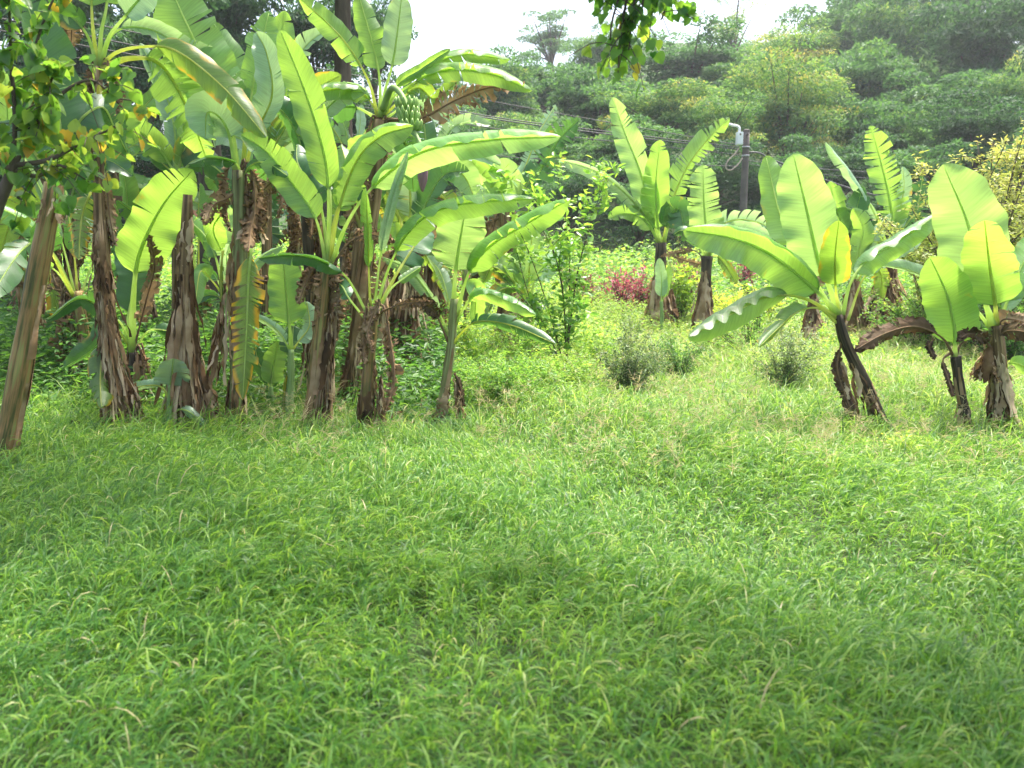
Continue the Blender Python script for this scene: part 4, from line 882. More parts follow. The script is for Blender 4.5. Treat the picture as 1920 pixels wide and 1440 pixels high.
def bank_cover():
    """knee to chest high scrub closing the gaps behind the banana rows"""
    rng = np.random.default_rng(9); n = 125000
    yy = np.sqrt(rng.uniform(7.7**2, 27**2, n)); u = rng.uniform(-.72, .72, n); xx = u*yy
    ctr = (u > -.02) & (u < .45)
    k = np.where(ctr, yy > 17.0+.8*np.sin(xx), (u < -.02) | (yy > 12.5)) & ~((u > -.12) & (yy < 9.5)); xx, yy, u = xx[k], yy[k], u[k]; n = len(xx)
    bump = .5+.5*wob(xx*.9, yy*.9, .7)
    top = (.25+1.15*bump)*np.clip((yy-7)/9, .25, 1.2)*np.where((u > -.02) & (u < .45), np.clip((yy-13)/7, .15, 1), 1)
    top = top*np.where(u < -.02, 1.25+.5*np.clip((10-yy)/2, 0, 1), 1)
    zz = top*rng.uniform(.0, 1, n)**.55
    C = np.stack([xx, yy, Z(xx, yy)+zz], 1); a = rng.uniform(0, 6.28, n)
    Dv = np.stack([np.cos(a), np.sin(a), rng.uniform(-.6, .5, n)], 1); Nn = unit(rng.normal(0, .6, (n, 3))+[0, 0, 1])
    t = np.clip(.50+.16*rng.normal(0, 1, n)+.30*wob(xx*.5, yy*.5, 3.)+.12*(zz/top-.5)-.16*(u < -.1)*np.clip((14-yy)/5, 0, 1), 0, 1)  # tint lowered behind the left row, painting its shade into the leaves
    V, Fq, T = leaf_cloud(C, Nn, Dv, rng.uniform(.05, .13, n)*(yy/14)**.5, rng, .42, tint=t)
    tag(new_mesh('undergrowth', V, Fq, M['bush'], tint=T), 'sunlit scrub and creepers filling the ground behind the banana rows, part tinted dark for shade', 'undergrowth', 'stuff')
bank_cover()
def shade_cover():
    rng = np.random.default_rng(91); n = 56000
    yy = np.sqrt(rng.uniform(6.75**2, 11.5**2, n)); u = rng.uniform(-.75, -.07, n); xx = u*yy
    b = .5+.5*wob(xx*1.9, yy*1.9, 2.7); top = (.30+1.0*b)*np.clip((yy-6.5)/1.5, .14, 1)
    C = np.stack([xx, yy, Z(xx, yy)+top*rng.uniform(0, 1, n)**.6], 1); a = rng.uniform(0, 6.28, n)
    Dv = np.stack([np.cos(a), np.sin(a), rng.uniform(-.7, .4, n)], 1); Nn = unit(rng.normal(0, .6, (n, 3))+[0, 0, 1])
    V, Fq, T = leaf_cloud(C, Nn, Dv, rng.uniform(.04, .12, n)*np.clip(yy/9, .6, 1), rng, .38, tint=np.clip(.30+.16*rng.normal(0, 1, n)+.2*wob(xx*1.2, yy*1.2, 3.), 0, .8))  # low leaf tint puts the shade under the banana row into the colour
    tag(new_mesh('shade_undergrowth', V, Fq, M['bush'], tint=T), 'leafy undergrowth between the trunks of the banana row, tinted dark to stand for shade', 'undergrowth', 'stuff')
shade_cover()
def litter():
    rng = np.random.default_rng(57); n = 900
    n = 520; xx = rng.uniform(-4.6, -.7, n); yy = rng.uniform(6.7, 9.6, n)
    C = np.stack([xx, yy, Z(xx, yy)+rng.uniform(.06, .22, n)], 1); a = rng.uniform(0, 6.28, n)
    Dv = np.stack([np.cos(a), np.sin(a), rng.uniform(-.5, .5, n)], 1); Nn = unit(rng.normal(0, .6, (n, 3))+[0, 0, .8])
    V, Fq, T = leaf_cloud(C, Nn, Dv, rng.uniform(.06, .20, n), rng, .24, fold=.6, tint=rng.uniform(0, 1, n))
    tag(new_mesh('fallen_leaves', V, Fq, M['dry'], uv=np.tile([.4, .5], (len(V), 1)), tint=T), 'withered brown banana leaf scraps lying among the trunks', 'leaf litter', 'stuff')
litter()

def tall_weeds():
    rng = np.random.default_rng(71); mb = MB()
    V, Fc, t = blades(30000, 8.6, 17, rng, (.16, .38), (.005, .010), (60, 90), .10, seg=4, xk=.62, tint0=.62, bend=(30, 100)); mb.add(V, Fc, tint=t)
    n = 70000; yy = np.sqrt(rng.uniform(8.3**2, 17**2, n)); xx = rng.uniform(-.16, .62, n)*yy
    k = rng.uniform(0, 1, n) < .30+.6*wob(xx*1.2, yy*1.2, 8.)+.25*np.clip((yy-11)/4, 0, 1)+.5*np.exp(-((xx/yy-.02)/.10)**2); xx, yy = xx[k], yy[k]; n = len(xx)
    cl = np.exp(-((xx/yy-.02)/.10)**2); top = .12+(.16+.22*wob(xx*1.7, yy*1.7, 1.))*np.clip((yy-8.5)/4, .1, 1.3)+.42*cl*np.clip((yy-8)/1.5, 0, 1); zz = np.maximum(top, .1)*rng.uniform(.1, 1, n)**.6
    C = np.stack([xx, yy, Z(xx, yy)+zz], 1); a = rng.uniform(0, 6.28, n); Dv = np.stack([np.cos(a), np.sin(a), rng.uniform(-.3, .7, n)], 1); Nn = unit(rng.normal(0, .6, (n, 3))+[0, 0, 1])
    V, Fq, T = leaf_cloud(C, Nn, Dv, rng.uniform(.03, .075, n), rng, .35, tint=np.clip(.70+.12*rng.normal(0, 1, n)+.1*wob(xx, yy, 2.), 0, .87)); mb.add(V, Fq, tint=T)
    tag(mb.build('tall_weeds', M['grass']), 'soft pale green weeds and tall grass between the clearing and the back row', 'weeds', 'stuff')
tall_weeds()
# ------------------------------------------------------------------ forest on the hill
def crown_mesh(name, seed, nclump, nleaf, size, shape=(1, 1, .8), open_=0.0, layered=False, tl=.45, var=.16, tip=.25):
    """unit crown (radius ~1): clumps of leaves on an uneven shell, gaps between them"""
    rng = np.random.default_rng(seed); cl = []
    for i in range(nclump):
        v = unit(rng.normal(0, 1, 3)); v[2] = rng.uniform(-.95, 1)
        r = rng.uniform(.45, .95) if i % 3 else rng.uniform(.1, .6)
        cl.append(v*r*np.array(shape)*(1+.18*math.sin(3*math.atan2(v[1], v[0])+seed)))
    cl = np.array(cl); cr = rng.uniform(.20, .42, nclump)*(1-open_*.45); ct = tl+var*rng.normal(0, 1, nclump)
    w = cr**2; idx = rng.choice(nclump, nleaf, p=w/w.sum())
    v = unit(rng.normal(0, 1, (nleaf, 3))); v[:, 2] = np.where(rng.uniform(0, 1, nleaf) < .85, np.abs(v[:, 2])-.12, v[:, 2])
    flat = .42 if layered else .7
    rr = cr[idx]*rng.uniform(.25, 1, nleaf)**.22*(1+.16*np.sin(v[:, 0]*9+idx)*np.sin(v[:, 1]*8))
    C = cl[idx]+v*rr[:, None]*np.array([1.15, 1.15, flat])
    Nn = unit(v*1.0+rng.normal(0, .38, (nleaf, 3))+[0, 0, .35]); Dv = unit(v*[1, 1, .2]+rng.normal(0, .7, (nleaf, 3))+[0, 0, -.25])
    t = np.clip(ct[idx]+.09*rng.normal(0, 1, nleaf)+tip*(v[:, 2]-.4)*.5, 0, 1)
    V, Fq, T = leaf_cloud(C, Nn, Dv, size*rng.uniform(.6, 1.3, nleaf), rng, .42, tint=t)
    limbs = MB()
    for i in range(min(nclump, 16)):
        c = cl[i*(nclump//min(nclump, 16))]; s0 = np.array([0, 0, -1.0+rng.uniform(0, .35)])
        Q, _ = curve([s0, s0+(c-s0)*.45+[0, 0, .06], c], 8); V2, F2 = tube(Q, np.linspace(.035, .006, 8), 5); limbs.add(V2, F2)
    return (V, Fq, T), limbs
STY = {}
def sty(k, mat='far', **kw):
    (V, Fq, T), limbs = crown_mesh(k, **kw)
    o = new_mesh('crown', V, Fq, M[mat], tint=T); l = limbs.build('limbs', M['bark'])
    STY[k] = (o.data, l.data)
    for x in (o, l): bpy.data.objects.remove(x)
sty('round', seed=1, nclump=62, nleaf=18000, size=.075, shape=(1, 1, .85), tl=.48)
sty('round2', seed=2, nclump=50, nleaf=17000, size=.080, shape=(1.05, .95, .9), tl=.44)
sty('layer', seed=3, nclump=56, nleaf=17000, size=.080, shape=(1.05, 1, .8), layered=True, tl=.5)
sty('layer2', seed=4, nclump=50, nleaf=16000, size=.085, shape=(1, 1.05, .95), layered=True, tl=.40)
sty('dark', seed=5, nclump=46, nleaf=14000, size=.076, shape=(1.1, 1, .7), open_=.2, tl=.22, var=.12, tip=.1)
sty('dark2', seed=6, nclump=56, nleaf=17000, size=.080, shape=(1, 1, 1), layered=True, tl=.16, var=.10, tip=.2)
sty('yellow', seed=7, nclump=80, nleaf=22000, size=.056, shape=(1, 1, .9), tl=.76, var=.08, tip=.75)
sty('bushy', seed=8, nclump=64, nleaf=17000, size=.066, shape=(1.1, 1.1, .7), tl=.62, var=.16, tip=.5)
sty('sparse', seed=9, nclump=34, nleaf=7500, size=.060, shape=(1, 1, .9), open_=.9, layered=True, tl=.5)
sty('straw', seed=10, nclump=30, nleaf=4200, size=.055, shape=(.9, .9, 1.1), open_=.7, tl=.86, var=.08)
def tree(px, py, rx, rz, d, k, label, yaw=0.0, hang=0.0):
    c = U(px, py, d); gz = float(Z(c[0], c[1])); r = rx*d/F*1.28; h = rz*d/F*1.45
    root = thing('hillside_tree' if d > 31 else 'forest_tree', label, 'tree', (c[0], c[1], gz), 'trees of the forest behind the clearing')
    cr, lb = STY[k]
    for nm, me in (('crown', cr), ('limbs', lb)):
        if nm == 'limbs': continue
        o = bpy.data.objects.new(nm, me); COL.objects.link(o); o.parent = root
        o.location = (0, 0, c[2]-gz); o.scale = (r, r*.9, h); o.rotation_euler = (0, 0, yaw)
    rng = np.random.default_rng(abs(int(px*3+py))); b = np.array([0, 0, -.3]); t_ = np.array([0, 0, max(c[2]-gz-.75*h, .3)])
    Q, _ = curve([b, (b+t_)/2+rng.normal(0, .12, 3)*[1, 1, 0], t_], 10)
    V, Fq = tube(Q, np.linspace(.055*r+.06, .035*r+.03, 10), 8)
    tk = new_mesh('trunk', V, Fq, M['bark'], root)
    o = bpy.data.objects.new('limb', lb); COL.objects.link(o); o.parent = tk
    o.location = (0, 0, c[2]-gz); o.scale = (r, r*.9, h); o.rotation_euler = (0, 0, yaw)
TREES = [
 (1480, 218, 92, 88, 38, 'yellow', 'round domed tree with bright yellow green tips above the leaning banana'),
 (1608, 165, 88, 85, 47, 'layer', 'grey green tree with layered foliage beside the yellow tipped dome'),
 (1705, 105, 84, 88, 54, 'round', 'mid green rounded tree high on the slope behind the layered grey one'),
 (1560, 85, 66, 62, 62, 'round2', 'tree with pale sprouts on its top near the skyline gap'),
 (1645, 40, 82, 52, 68, 'round', 'ridge tree with thin pale foliage where the slope meets the sky'),
 (1845, 115, 92, 88, 45, 'dark2', 'large dark feathery tree on the steep side of the slope'),
 (1765, 30, 62, 62, 66, 'dark', 'dark ridge tree with open branching above the feathery one'),
 (1895, 10, 75, 66, 62, 'dark2', 'dark tree in the top corner of the slope'),
 (1905, 215, 62, 82, 38, 'bushy', 'olive tree at the view edge above the golden shrubs'),
 (1745, 225, 84, 64, 41, 'round2', 'mid green tree below the large dark feathery tree'),
 (1650, 262, 78, 74, 37, 'layer', 'blue green tree rising behind the fringed banana leaf'),
 (1835, 268, 80, 60, 34, 'dark2', 'dark low tree directly behind the golden shrub top'),
 (1560, 318, 70, 56, 33, 'dark', 'dark low tree behind the small upright banana leaf'),
 (1290, 122, 84, 54, 50, 'dark', 'dark spreading tree with its bare trunks showing under the crown'),
 (1405, 150, 74, 52, 48, 'layer', 'pale layered tree between the dark spreading one and the yellow tipped dome'),
 (1495, 98, 62, 40, 59, 'bushy', 'light green tree on the ridge over the yellow tipped dome'),
 (1378, 38, 48, 50, 72, 'straw', 'thin straw coloured tree standing feathery against the white sky'),
 (1255, 208, 88, 48, 38, 'bushy', 'yellow green bushy tree with reddish tips below the dark spreading one'),
 (1120, 205, 88, 76, 42, 'layer', 'big grey green tree just over the tall wavy banana leaf'),
 (1120, 112, 48, 44, 60, 'round', 'hazy tree on the skyline behind the hanging leafy twig'),
 (1015, 168, 56, 42, 52, 'round2', 'rounded tree at the skyline edge beside the open sky'),
 (940, 196, 66, 64, 46, 'round', 'tree behind the brown withered banana leaf'),
 (1035, 70, 60, 40, 84, 'sparse', 'tall sparse flat layered tree almost lost in the white sky'),
 (1345, 240, 66, 56, 35, 'bushy', 'bushy tree behind the raised torn leaf and the meter box'),
 (1160, 300, 84, 52, 33, 'round', 'low tree behind the power cables and the sapling'),
 (1300, 335, 78, 56, 31, 'dark', 'dark low tree directly behind the utility pole'),
 (1440, 368, 78, 56, 31, 'dark2', 'dark low tree between the pole and the broad upright banana leaf'),
 (1015, 272, 76, 56, 35, 'layer', 'low tree behind the tip of the long stretched banana leaf'),
 (900, 265, 72, 56, 38, 'bushy', 'light green tree behind the fruit bunch'),
 (868, 178, 54, 48, 62, 'sparse', 'small open crowned tree on the low skyline'),
 (1060, 370, 76, 50, 29, 'dark', 'shadowy low tree behind the sapling top'),
 (1200, 400, 70, 42, 28, 'dark', 'shadowy low tree behind the crown of the wavy leafed banana'),
 (1720, 350, 80, 54, 30, 'round2', 'low tree behind the dark torn banana fan'),
 (1600, 400, 70, 46, 29, 'dark', 'low dark tree between the back row plants'),
 (1930, 330, 70, 60, 30, 'round', 'low tree at the view edge beyond the golden shrub'),
 (700, 75, 62, 72, 31, 'dark', 'dark open crowned tree against the sky over the highest banana plant'),
 (590, 60, 78, 90, 30, 'dark', 'dark tree against the sky behind the tall arching leaf'),
 (430, 55, 88, 100, 30, 'dark2', 'dark tree behind the upper leaves of the green stemmed banana'),
 (270, 130, 110, 120, 28, 'dark', 'broad dark tree in shade behind the arching yellowish leaf'),
 (90, 90, 120, 130, 28, 'dark2', 'broad dark tree behind the leafy corner tree'),
 (700, 240, 100, 72, 30, 'dark', 'dark tree behind the middle of the banana row'),
 (530, 250, 100, 74, 28, 'round2', 'shaded tree behind the tall arching leaf'),
 (370, 300, 90, 60, 26, 'dark', 'shadowy low tree behind the arching yellow green leaf'),
 (820, 320, 84, 56, 31, 'dark', 'shadowy low tree behind the purple flower bud'),
 (180, 300, 90, 60, 26, 'dark', 'shadowy low tree behind the shaggy column trunk'),
 (20, 310, 90, 70, 25, 'round2', 'low tree behind the corner foliage'),
 (940, 345, 60, 40, 28, 'round', 'low tree behind the raised torn leaf'),
]
for i, a in enumerate(TREES): tree(*a, yaw=(i*2.399) % 6.28)
for i, a in enumerate([(330, -260, 270, 130, 12.5, 'dark2', 'added shade tree, crown above the view, in the banana row behind the cut off stump'), (-60, -240, 260, 130, 11.8, 'round2', 'added shade tree with its crown out of view, behind the corner tree'),  # trees added to shade the ground under the banana row, crowns out of view
          (640, -330, 200, 110, 12.8, 'dark', 'added shade tree with its crown out of view, behind the highest banana plant')]): tree(*a, yaw=i*2.)
def slope_cover():
    rng = np.random.default_rng(19); n = 70000
    yy = rng.uniform(25, 88, n); xx = rng.uniform(-.70, .74, n)*yy
    bump = .5+.5*wob(xx*.35, yy*.35, .3); top = .4+1.5*bump*np.clip((yy-22)/12, .2, 1)
    zz = top*rng.uniform(0, 1, n)**.4
    C = np.stack([xx, yy, Z(xx, yy)+zz], 1); a = rng.uniform(0, 6.28, n)
    Dv = np.stack([np.cos(a), np.sin(a), rng.uniform(-.6, .3, n)], 1); Nn = unit(rng.normal(0, .6, (n, 3))+[0, -.3, 1])
    t = np.clip(.38+.12*rng.normal(0, 1, n)+.25*wob(xx*.2, yy*.2, 3.), 0, .9)
    V, Fq, T = leaf_cloud(C, Nn, Dv, rng.uniform(.14, .32, n)*(yy/45)**.5, rng, .42, tint=t)
    tag(new_mesh('forest_undergrowth', V, Fq, M['far'], tint=T), 'dense forest understorey covering the slope between the trees', 'undergrowth', 'stuff')
slope_cover()

# ------------------------------------------------------------------ near trees: hanging twig and the leafy corner
def heart_leaves(C, Dv, rng, size, tl, var=.2):
    n = len(C); size = np.broadcast_to(size, (n,))[:, None]
    Nn = unit(rng.normal(0, .7, (n, 3))+[0, -.5, .8]); Dv = unit(Dv); S = unit(np.cross(Dv, Nn)); Nn = np.cross(S, Dv)
    out = [(0, .03, 0), (.20, -.06, .03), (.40, .06, .08), (.47, .28, .09), (.36, .56, .05), (.16, .84, -.04), (0, 1.0, -.13)]
    mid = [(0, .03, 0), (0, .03, 0), (0, .12, -.02), (0, .30, -.04), (0, .56, -.05), (0, .84, -.09), (0, 1.0, -.13)]
    P = []
    for sd in (1, -1):
        for a, b, c in out: P.append(C+size*(sd*a*S*.92+b*Dv+c*Nn))
    for a, b, c in mid[1:-1]: P.append(C+size*(b*Dv+c*Nn))
    V = np.stack(P, 1); f = []
    m0 = 14
    for sd in (0, 7):
        for i in range(1, 5): q = [sd+i, sd+i+1, m0+i, m0+i-1]; f.append(q if sd == 0 else q[::-1])
        q = [0, sd+1, m0, m0]; 
        f.append([sd+5, 6, m0+4, m0+4][:3]+[m0+4])
    f = [x for x in f if len(set(x)) == 4]
    for sd in (0, 7): f.append([sd+5, 6, 6-0, m0+4]) if False else None
    f = [x for x in f if x is not None]
    # tip kites
    f += [[5, 6, m0+4, m0+3], [m0+3, m0+4, 13, 12]]
    b = np.arange(n)[:, None, None]*V.shape[1]
    Fq = (b+np.array(f)[None]).reshape(-1, 4)
    T = np.repeat(np.clip(tl+var*rng.normal(0, 1, n), 0, 1), V.shape[1])
    return V.reshape(-1, 3), Fq, T
def bough(root, o0, P, r0, r1, ntw, nlf, size, rng, tl, tw=.35, droop=.5, t0=5):
    """a limb with twigs; returns its foliage"""
    C, L = curve(P, 24); mb = MB(); V, Fq = tube(C, np.linspace(r0, r1, 24), 7); mb.add(V, Fq); TC = []; TD = []
    for i in range(ntw):
        c = C[rng.integers(t0, 24)]; dv = unit(rng.normal(0, 1, 3)*[1, .8, .7]+[0, 0, -droop*.4]); ln = rng.uniform(.4, 1)*tw
        Q, _ = curve([c, c+dv*ln*.5, c+dv*ln+[0, 0, -droop*ln*.5]], 8); V, Fq = tube(Q, np.linspace(r1*.7, .002, 8), 5); mb.add(V, Fq)
        TC.append(Q[1:]); TD.append(np.tile(dv, (7, 1)))
    TC.append(C[14:]); TD.append(np.tile(unit(C[-1]-C[-4]), (10, 1)))
    TC = np.vstack(TC); TD = np.vstack(TD)
    idx = rng.integers(0, len(TC), nlf); Dv = TD[idx]*.3+rng.normal(0, .6, (nlf, 3))+[0, 0, -droop-.2]
    Cc = TC[idx]+rng.normal(0, .012, (nlf, 3))
    bo = mb.build('branch', M['bark'], root, o0)
    V, Fq, T = heart_leaves(Cc, Dv, rng, size*rng.uniform(.6, 1.15, nlf), tl)
    new_mesh('foliage', V, Fq, M['near'], bo, o0, tint=T)
def near_trees():
    rng = np.random.default_rng(44)
    # tree standing out of view to the side; a leafy twig of it hangs into the top of the view
    b = np.array([4.6, 2.6, 0.]); root = thing('shade_tree', 'overhead tree whose twig of yellow green leaves hangs down into the white sky', 'tree', b)
    Q, _ = curve([b, b+[-.1, .1, 1.5], b+[-.1, .2, 3.2], b+[-.5, .3, 4.8]], 16); V, Fq = tube(Q, np.linspace(.22, .10, 16), 12, rng, .03)
    new_mesh('trunk', V, Fq, M['bark'], root, b)
    e = U(1195, 45, 4.2)
    bough(root, b, [Q[-1], np.array([2.6, 3.6, 4.9]), np.array([1.4, 4.1, 4.2]), U(1215, -150, 4.2)], .06, .012, 8, 60, .088, rng, .55, .25, .9)
    for (x0, x1, y1, n, t) in ((1215, 1150, 60, 60, .55), (1215, 1185, 75, 75, .72), (1215, 1205, 20, 60, .5), (1215, 1245, 30, 50, .45), (1215, 1130, -10, 50, .5), (1215, 1165, 110, 22, .85)):
        bough(root, b, [U(x0, -150, 4.2), U((x0+x1)/2, -70, 4.2), U(x1, y1*.5, 4.2), U(x1-6, y1*1.25, 4.2)], .010, .004, 9, int(n*.95), .064, rng, t-.08, .26, .6)
    bough(root, b, [Q[-3], np.array([3.4, 3.4, 4.4]), U(1560, -160, 4.3), U(1540, -40, 4.25)], .03, .005, 8, 46, .085, rng, .45, .18, .8)
    for k in range(40):      # the crown overhead, out of view, that shades the near grass
        c = np.array([rng.uniform(-3.4, -.4), rng.uniform(6.5, 8.0), rng.uniform(6.2, 7.6)]) if k < 9 else np.array([rng.uniform(-4.8, 4.2), rng.uniform(1.8, 5.2)-.3*rng.uniform(0, 1), rng.uniform(5.8, 7.4)])
        bough(root, b, [Q[-1], (Q[-1]+c)/2+[0, 0, .8], c], .05, .01, 20, 260 if k < 9 else 115, .12, rng, .45, 1.2, .2, t0=17)
    # corner tree on the left, close to the camera
    b = U(-40, 900, 4.4); b[2] = 0; root = thing('corner_tree', 'small tree with heart shaped leaves, some turning orange, close by in the top corner', 'tree', b)
    d = 4.4
    Q, _ = curve([b, U(-50, 640, d), U(-20, 440, d), U(20, 330, d)], 16); V, Fq = tube(Q, np.linspace(.05, .028, 16), 10, rng, .03)
    new_mesh('trunk', V, Fq, M['bark'], root, b)
    for P, n, s, t in [([U(20, 330, d), U(28, 230, d), U(20, 100, d), U(16, -60, d)], 110, .10, .45), ([U(20, 330, d), U(50, 260, d), U(70, 210, d), U(110, 120, d)], 95, .10, .5),
                    ([U(30, 310, d), U(90, 300, d), U(150, 270, d), U(226, 232, d-.1)], 60, .085, .55), ([U(60, 240, d), U(110, 180, d), U(170, 150, d), U(215, 185, d)], 60, .085, .6),
                    ([U(20, 320, d), U(-20, 280, d), U(-60, 180, d), U(-80, 60, d)], 80, .10, .4), ([U(60, 240, d), U(60, 120, d+.3), U(90, 20, d+.3), U(130, -50, d+.3)], 80, .10, .45),
                    ([U(30, 320, d), U(70, 330, d), U(110, 310, d), U(150, 330, d)], 40, .09, .45)]:
        bough(root, b, P, .014, .004, 12, int(n*1.25), s*.86, rng, t+.1, .24, .5)
    for P, n in [([U(205, 175, 4.6), U(225, 185, 4.6), U(250, 190, 4.6), U(290, 212, 4.6)], 9)]:
        bough(root, b, P, .005, .002, 2, n, .075, rng, .78, .06, .5)
near_trees()

# ------------------------------------------------------------------ utility pole, cables, house
def pole():
    d = 24.; p = U(1393, 410, d); x = p[0]; gz = float(Z(x, d)); top = U(1393, 246, d)[2]
    m = mat_plain('pole_concrete', (.11, .09, .08), .85, var=.25, sc=5); root = thing('utility_pole', 'grey concrete utility pole rising behind the back row bananas', 'utility pole', (x, d, gz))
    o0 = np.array([x, d, gz]); C = np.linspace([x, d, gz-.2], [x, d, top], 12); V, Fq = tube(C, np.linspace(.115, .088, 12), 20); new_mesh('pole', V, Fq, m, root, o0)
    V, Fq = tube(np.linspace([x, d, top-.004], [x, d, top+.05], 3), [.095, .095, .05], 20); new_mesh('pole_cap', V, Fq, m, root, o0)
    w = mat_plain('white_enamel', (.78, .78, .78), .35, var=.05)
    def bx(c, h, name, mat, par):
        me = bpy.data.meshes.new(name); import bmesh
        bm = bmesh.new(); bmesh.ops.create_cube(bm, size=2); bmesh.ops.scale(bm, vec=h, verts=bm.verts); bmesh.ops.bevel(bm, geom=bm.edges, offset=.012, segments=2, affect='EDGES')
        bmesh.ops.translate(bm, vec=Vector(c)-Vector(o0.tolist()), verts=bm.verts); bm.to_mesh(me); bm.free(); me.materials.append(mat)
        o = bpy.data.objects.new(name, me); COL.objects.link(o); o.parent = par; return o
    c = U(1386, 260, d-.2); b = bx((c[0], d-.22, c[2]), (.085, .08, .17), 'meter_box', w, root); bx((c[0], d-.305, c[2]-.01), (.065, .006, .135), 'box_door', w, b); bx((c[0], d-.315, c[2]+.1), (.02, .006, .03), 'latch', m, b)
    bx((x, d-.115, c[2]+.12), (.03, .06, .02), 'box_bracket', m, b)
    Q, _ = curve([U(1386, 250, d-.22), U(1386, 240, d-.22), U(1381, 236, d-.22), U(1374, 235, d-.25), U(1368, 233, d-.3)], 20); V, Fq = tube(Q, .035, 10); new_mesh('conduit_elbow', V, Fq, w, root, o0)
    Q, _ = curve([U(1385, 278, d-.15), U(1378, 288, d-.3), U(1364, 303, d-.35), U(1361, 315, d-.35), U(1370, 319, d-.3), U(1384, 308, d-.2), U(1392, 296, d-.13)], 40)
    V, Fq = tube(Q, .018+.004*np.sin(np.arange(40)*2.2), 8); new_mesh('cable_loop', V, Fq, mat_plain('cable_sleeve', (.34, .28, .22), .7), root, o0)
    for zz in (276, 292): 
        q = U(1393, zz, d)[2]; V, Fq = tube(np.linspace([x, d, q-.02], [x, d, q+.02], 3), .105, 20); new_mesh('steel_band', V, Fq, mat_plain('galvanised', (.4, .4, .4), .4, .8), root, o0)
    blk = mat_plain('cable_black', (.07, .07, .07), .6)
    spec = [((1386, 276), [(-40, 26, 15.0), (300, 95, 17.5), (860, 208, 21), (1100, 242, 22.5)], .013, 'upper twisted power cable strung across to the pole'), ((1386, 280), [(-40, 50, 15.), (300, 112, 17.5), (870, 214, 21), (1110, 248, 22.5)], .016, 'thick middle power cable strung across to the pole'),
            ((1386, 290), [(-40, 78, 15.), (300, 135, 17.5), (880, 234, 21), (1120, 262, 22.5)], .011, 'lower thin power cable strung across to the pole'), ((1386, 312), [(400, 210, 18), (900, 288, 21), (1130, 303, 22.5)], .009, 'lowest thin cable sagging behind the sapling to the pole'),
            ((1386, 272), [(-40, 0, 15.), (300, 70, 17.5), (870, 180, 21), (1100, 222, 22.5)], .009, 'topmost thin power cable crossing the forest to the pole')]
    for (e, pts, r, l) in spec:
        Q, _ = curve([U(*q) for q in pts]+[U(*e, d-.12)], 90); V, Fq = tube(Q, r, 6)
        tag(new_mesh('power_cable', V, Fq, blk), l, 'cable', group='cables on the utility pole')
    for (pts, r, l) in [([(1400, 286, 24.1), (1424, 287, 24.2), (1460, 304, 25.5), (1600, 355, 28), (1780, 400, 30)], .026, 'thick sleeved cable running down from the pole towards the golden shrub'), ([(1398, 300, 24.1), (1500, 314, 26), (1700, 325, 29), (1960, 330, 32)], .011, 'thin cable running from the pole above the golden shrub'),
                        ([(1398, 306, 24.1), (1500, 323, 26), (1700, 338, 29), (1960, 345, 32)], .011, 'second thin cable under the one above the golden shrub')]:
        Q, _ = curve([U(*q) for q in pts], 60); V, Fq = tube(Q, r, 6); tag(new_mesh('power_cable', V, Fq, blk), l, 'cable', group='cables on the utility pole')
pole()
def house():
    d = 27.; c = U(240, 312, d); gz = float(Z(c[0], d)); root = thing('small_house', 'small house with pale sheet roof and orange wall glimpsed through the shaded leaves', 'house', (c[0], d, gz)); o0 = np.array([c[0], d, gz]); ev = c[2]
    mb = MB(); mb.box([c[0], d+2, (gz+ev)/2-.1], [1.1, 1.6, (ev-gz)/2+.1]); mb.build('wall', mat_plain('house_wall', (.42, .20, .10), .85), root, o0, smooth=False)
    mb = MB(); P = [[-1.35, -.05, .02], [1.35, -.05, .02], [1.35, 2.0, .75], [-1.35, 2.0, .75], [1.35, 4.1, .02], [-1.35, 4.1, .02]]; P = np.array(P)+[c[0], d, ev]
    P = np.vstack([P, P+[0, 0, .06]]); mb.add(P, [[0, 1, 2, 3], [3, 2, 4, 5], [6, 9, 8, 7], [9, 11, 10, 8], [0, 6, 7, 1], [5, 4, 10, 11], [0, 3, 9, 6], [3, 5, 11, 9], [1, 7, 8, 2], [2, 8, 10, 4]])
    mb.build('roof', mat_plain('roof_sheet', (.62, .64, .66), .5), root, o0, smooth=False)
    mb = MB(); mb.box([c[0]-.2, d+.385, gz+(ev-gz)*.55], [.3, .02, .35]); mb.build('window', mat_plain('window_glass', (.03, .04, .05), .15), root, o0, smooth=False)
house()

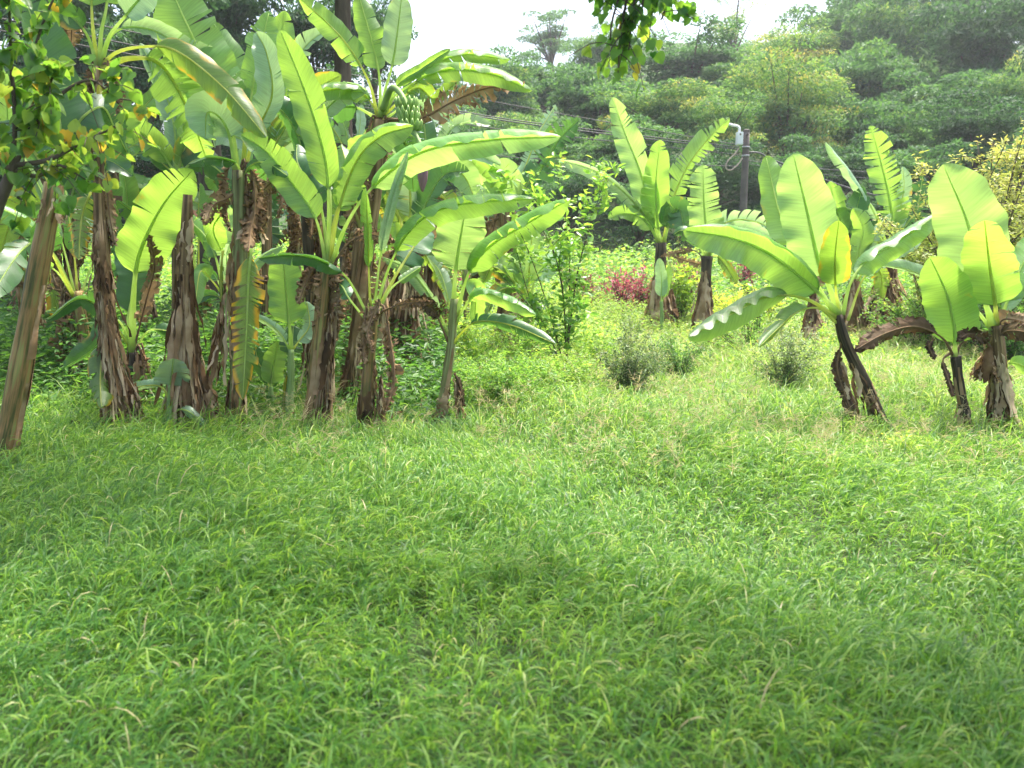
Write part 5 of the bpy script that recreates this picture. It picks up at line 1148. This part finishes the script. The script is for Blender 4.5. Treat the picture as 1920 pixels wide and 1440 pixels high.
# ------------------------------------------------------------------ light, sky, haze, camera
EL, AZ = R(71), R(40)
sv = Vector((math.sin(AZ)*math.cos(EL), math.cos(AZ)*math.cos(EL), math.sin(EL)))
w = bpy.data.worlds.new('World'); scene.world = w; w.use_nodes = True; t = w.node_tree
bg = t.nodes['Background']; sk = t.nodes.new('ShaderNodeTexSky'); sk.sky_type = 'NISHITA'; sk.sun_disc = False
sk.sun_elevation = EL; sk.sun_rotation = AZ; sk.air_density = 1.0; sk.dust_density = 6.0; sk.ozone_density = .6; sk.altitude = 0
t.links.new(sk.outputs[0], bg.inputs['Color']); bg.inputs['Strength'].default_value = .15
ld = bpy.data.lights.new('sun', 'SUN'); ld.energy = 2.5; ld.angle = R(9); ld.color = (1, .955, .87)
lo = bpy.data.objects.new('sun', ld); COL.objects.link(lo); lo.rotation_euler = sv.to_track_quat('Z', 'Y').to_euler()
cd = bpy.data.cameras.new('camera'); cd.lens = 30; cd.sensor_width = 36; cd.clip_end = 1500; cd.clip_start = .05
cd.dof.use_dof = True; cd.dof.focus_distance = 7.5; cd.dof.aperture_fstop = 2.7
co = bpy.data.objects.new('camera', cd); COL.objects.link(co); co.location = (0, 0, CAMZ); co.rotation_euler = (math.pi/2-PITCH, 0, 0)
scene.camera = co
if HAZE:
    hb = MB(); hb.box([0, 50, 20], [105, 65, 24]); m, t, out = nt('haze_air')
    pv = t.nodes.new('ShaderNodeVolumePrincipled'); pv.inputs['Density'].default_value = HAZE; pv.inputs['Color'].default_value = (.92, .96, 1, 1); pv.inputs['Anisotropy'].default_value = .3
    t.links.new(pv.outputs[0], out.inputs['Volume']); o = hb.build('haze', m, smooth=False); tag(o, 'pale bright haze softening the forest slope', 'haze', 'stuff')
scene.view_settings.view_transform = 'Standard'; scene.view_settings.look = 'None'; scene.view_settings.gamma = 1; scene.view_settings.exposure = 1.85
c = scene.cycles; c.max_bounces = 7; c.diffuse_bounces = 4; c.transmission_bounces = 5; c.glossy_bounces = 2; c.transparent_max_bounces = 6; c.volume_bounces = 0; c.use_denoising = True
c.sample_clamp_indirect = 6; c.caustics_reflective = False; c.caustics_refractive = False
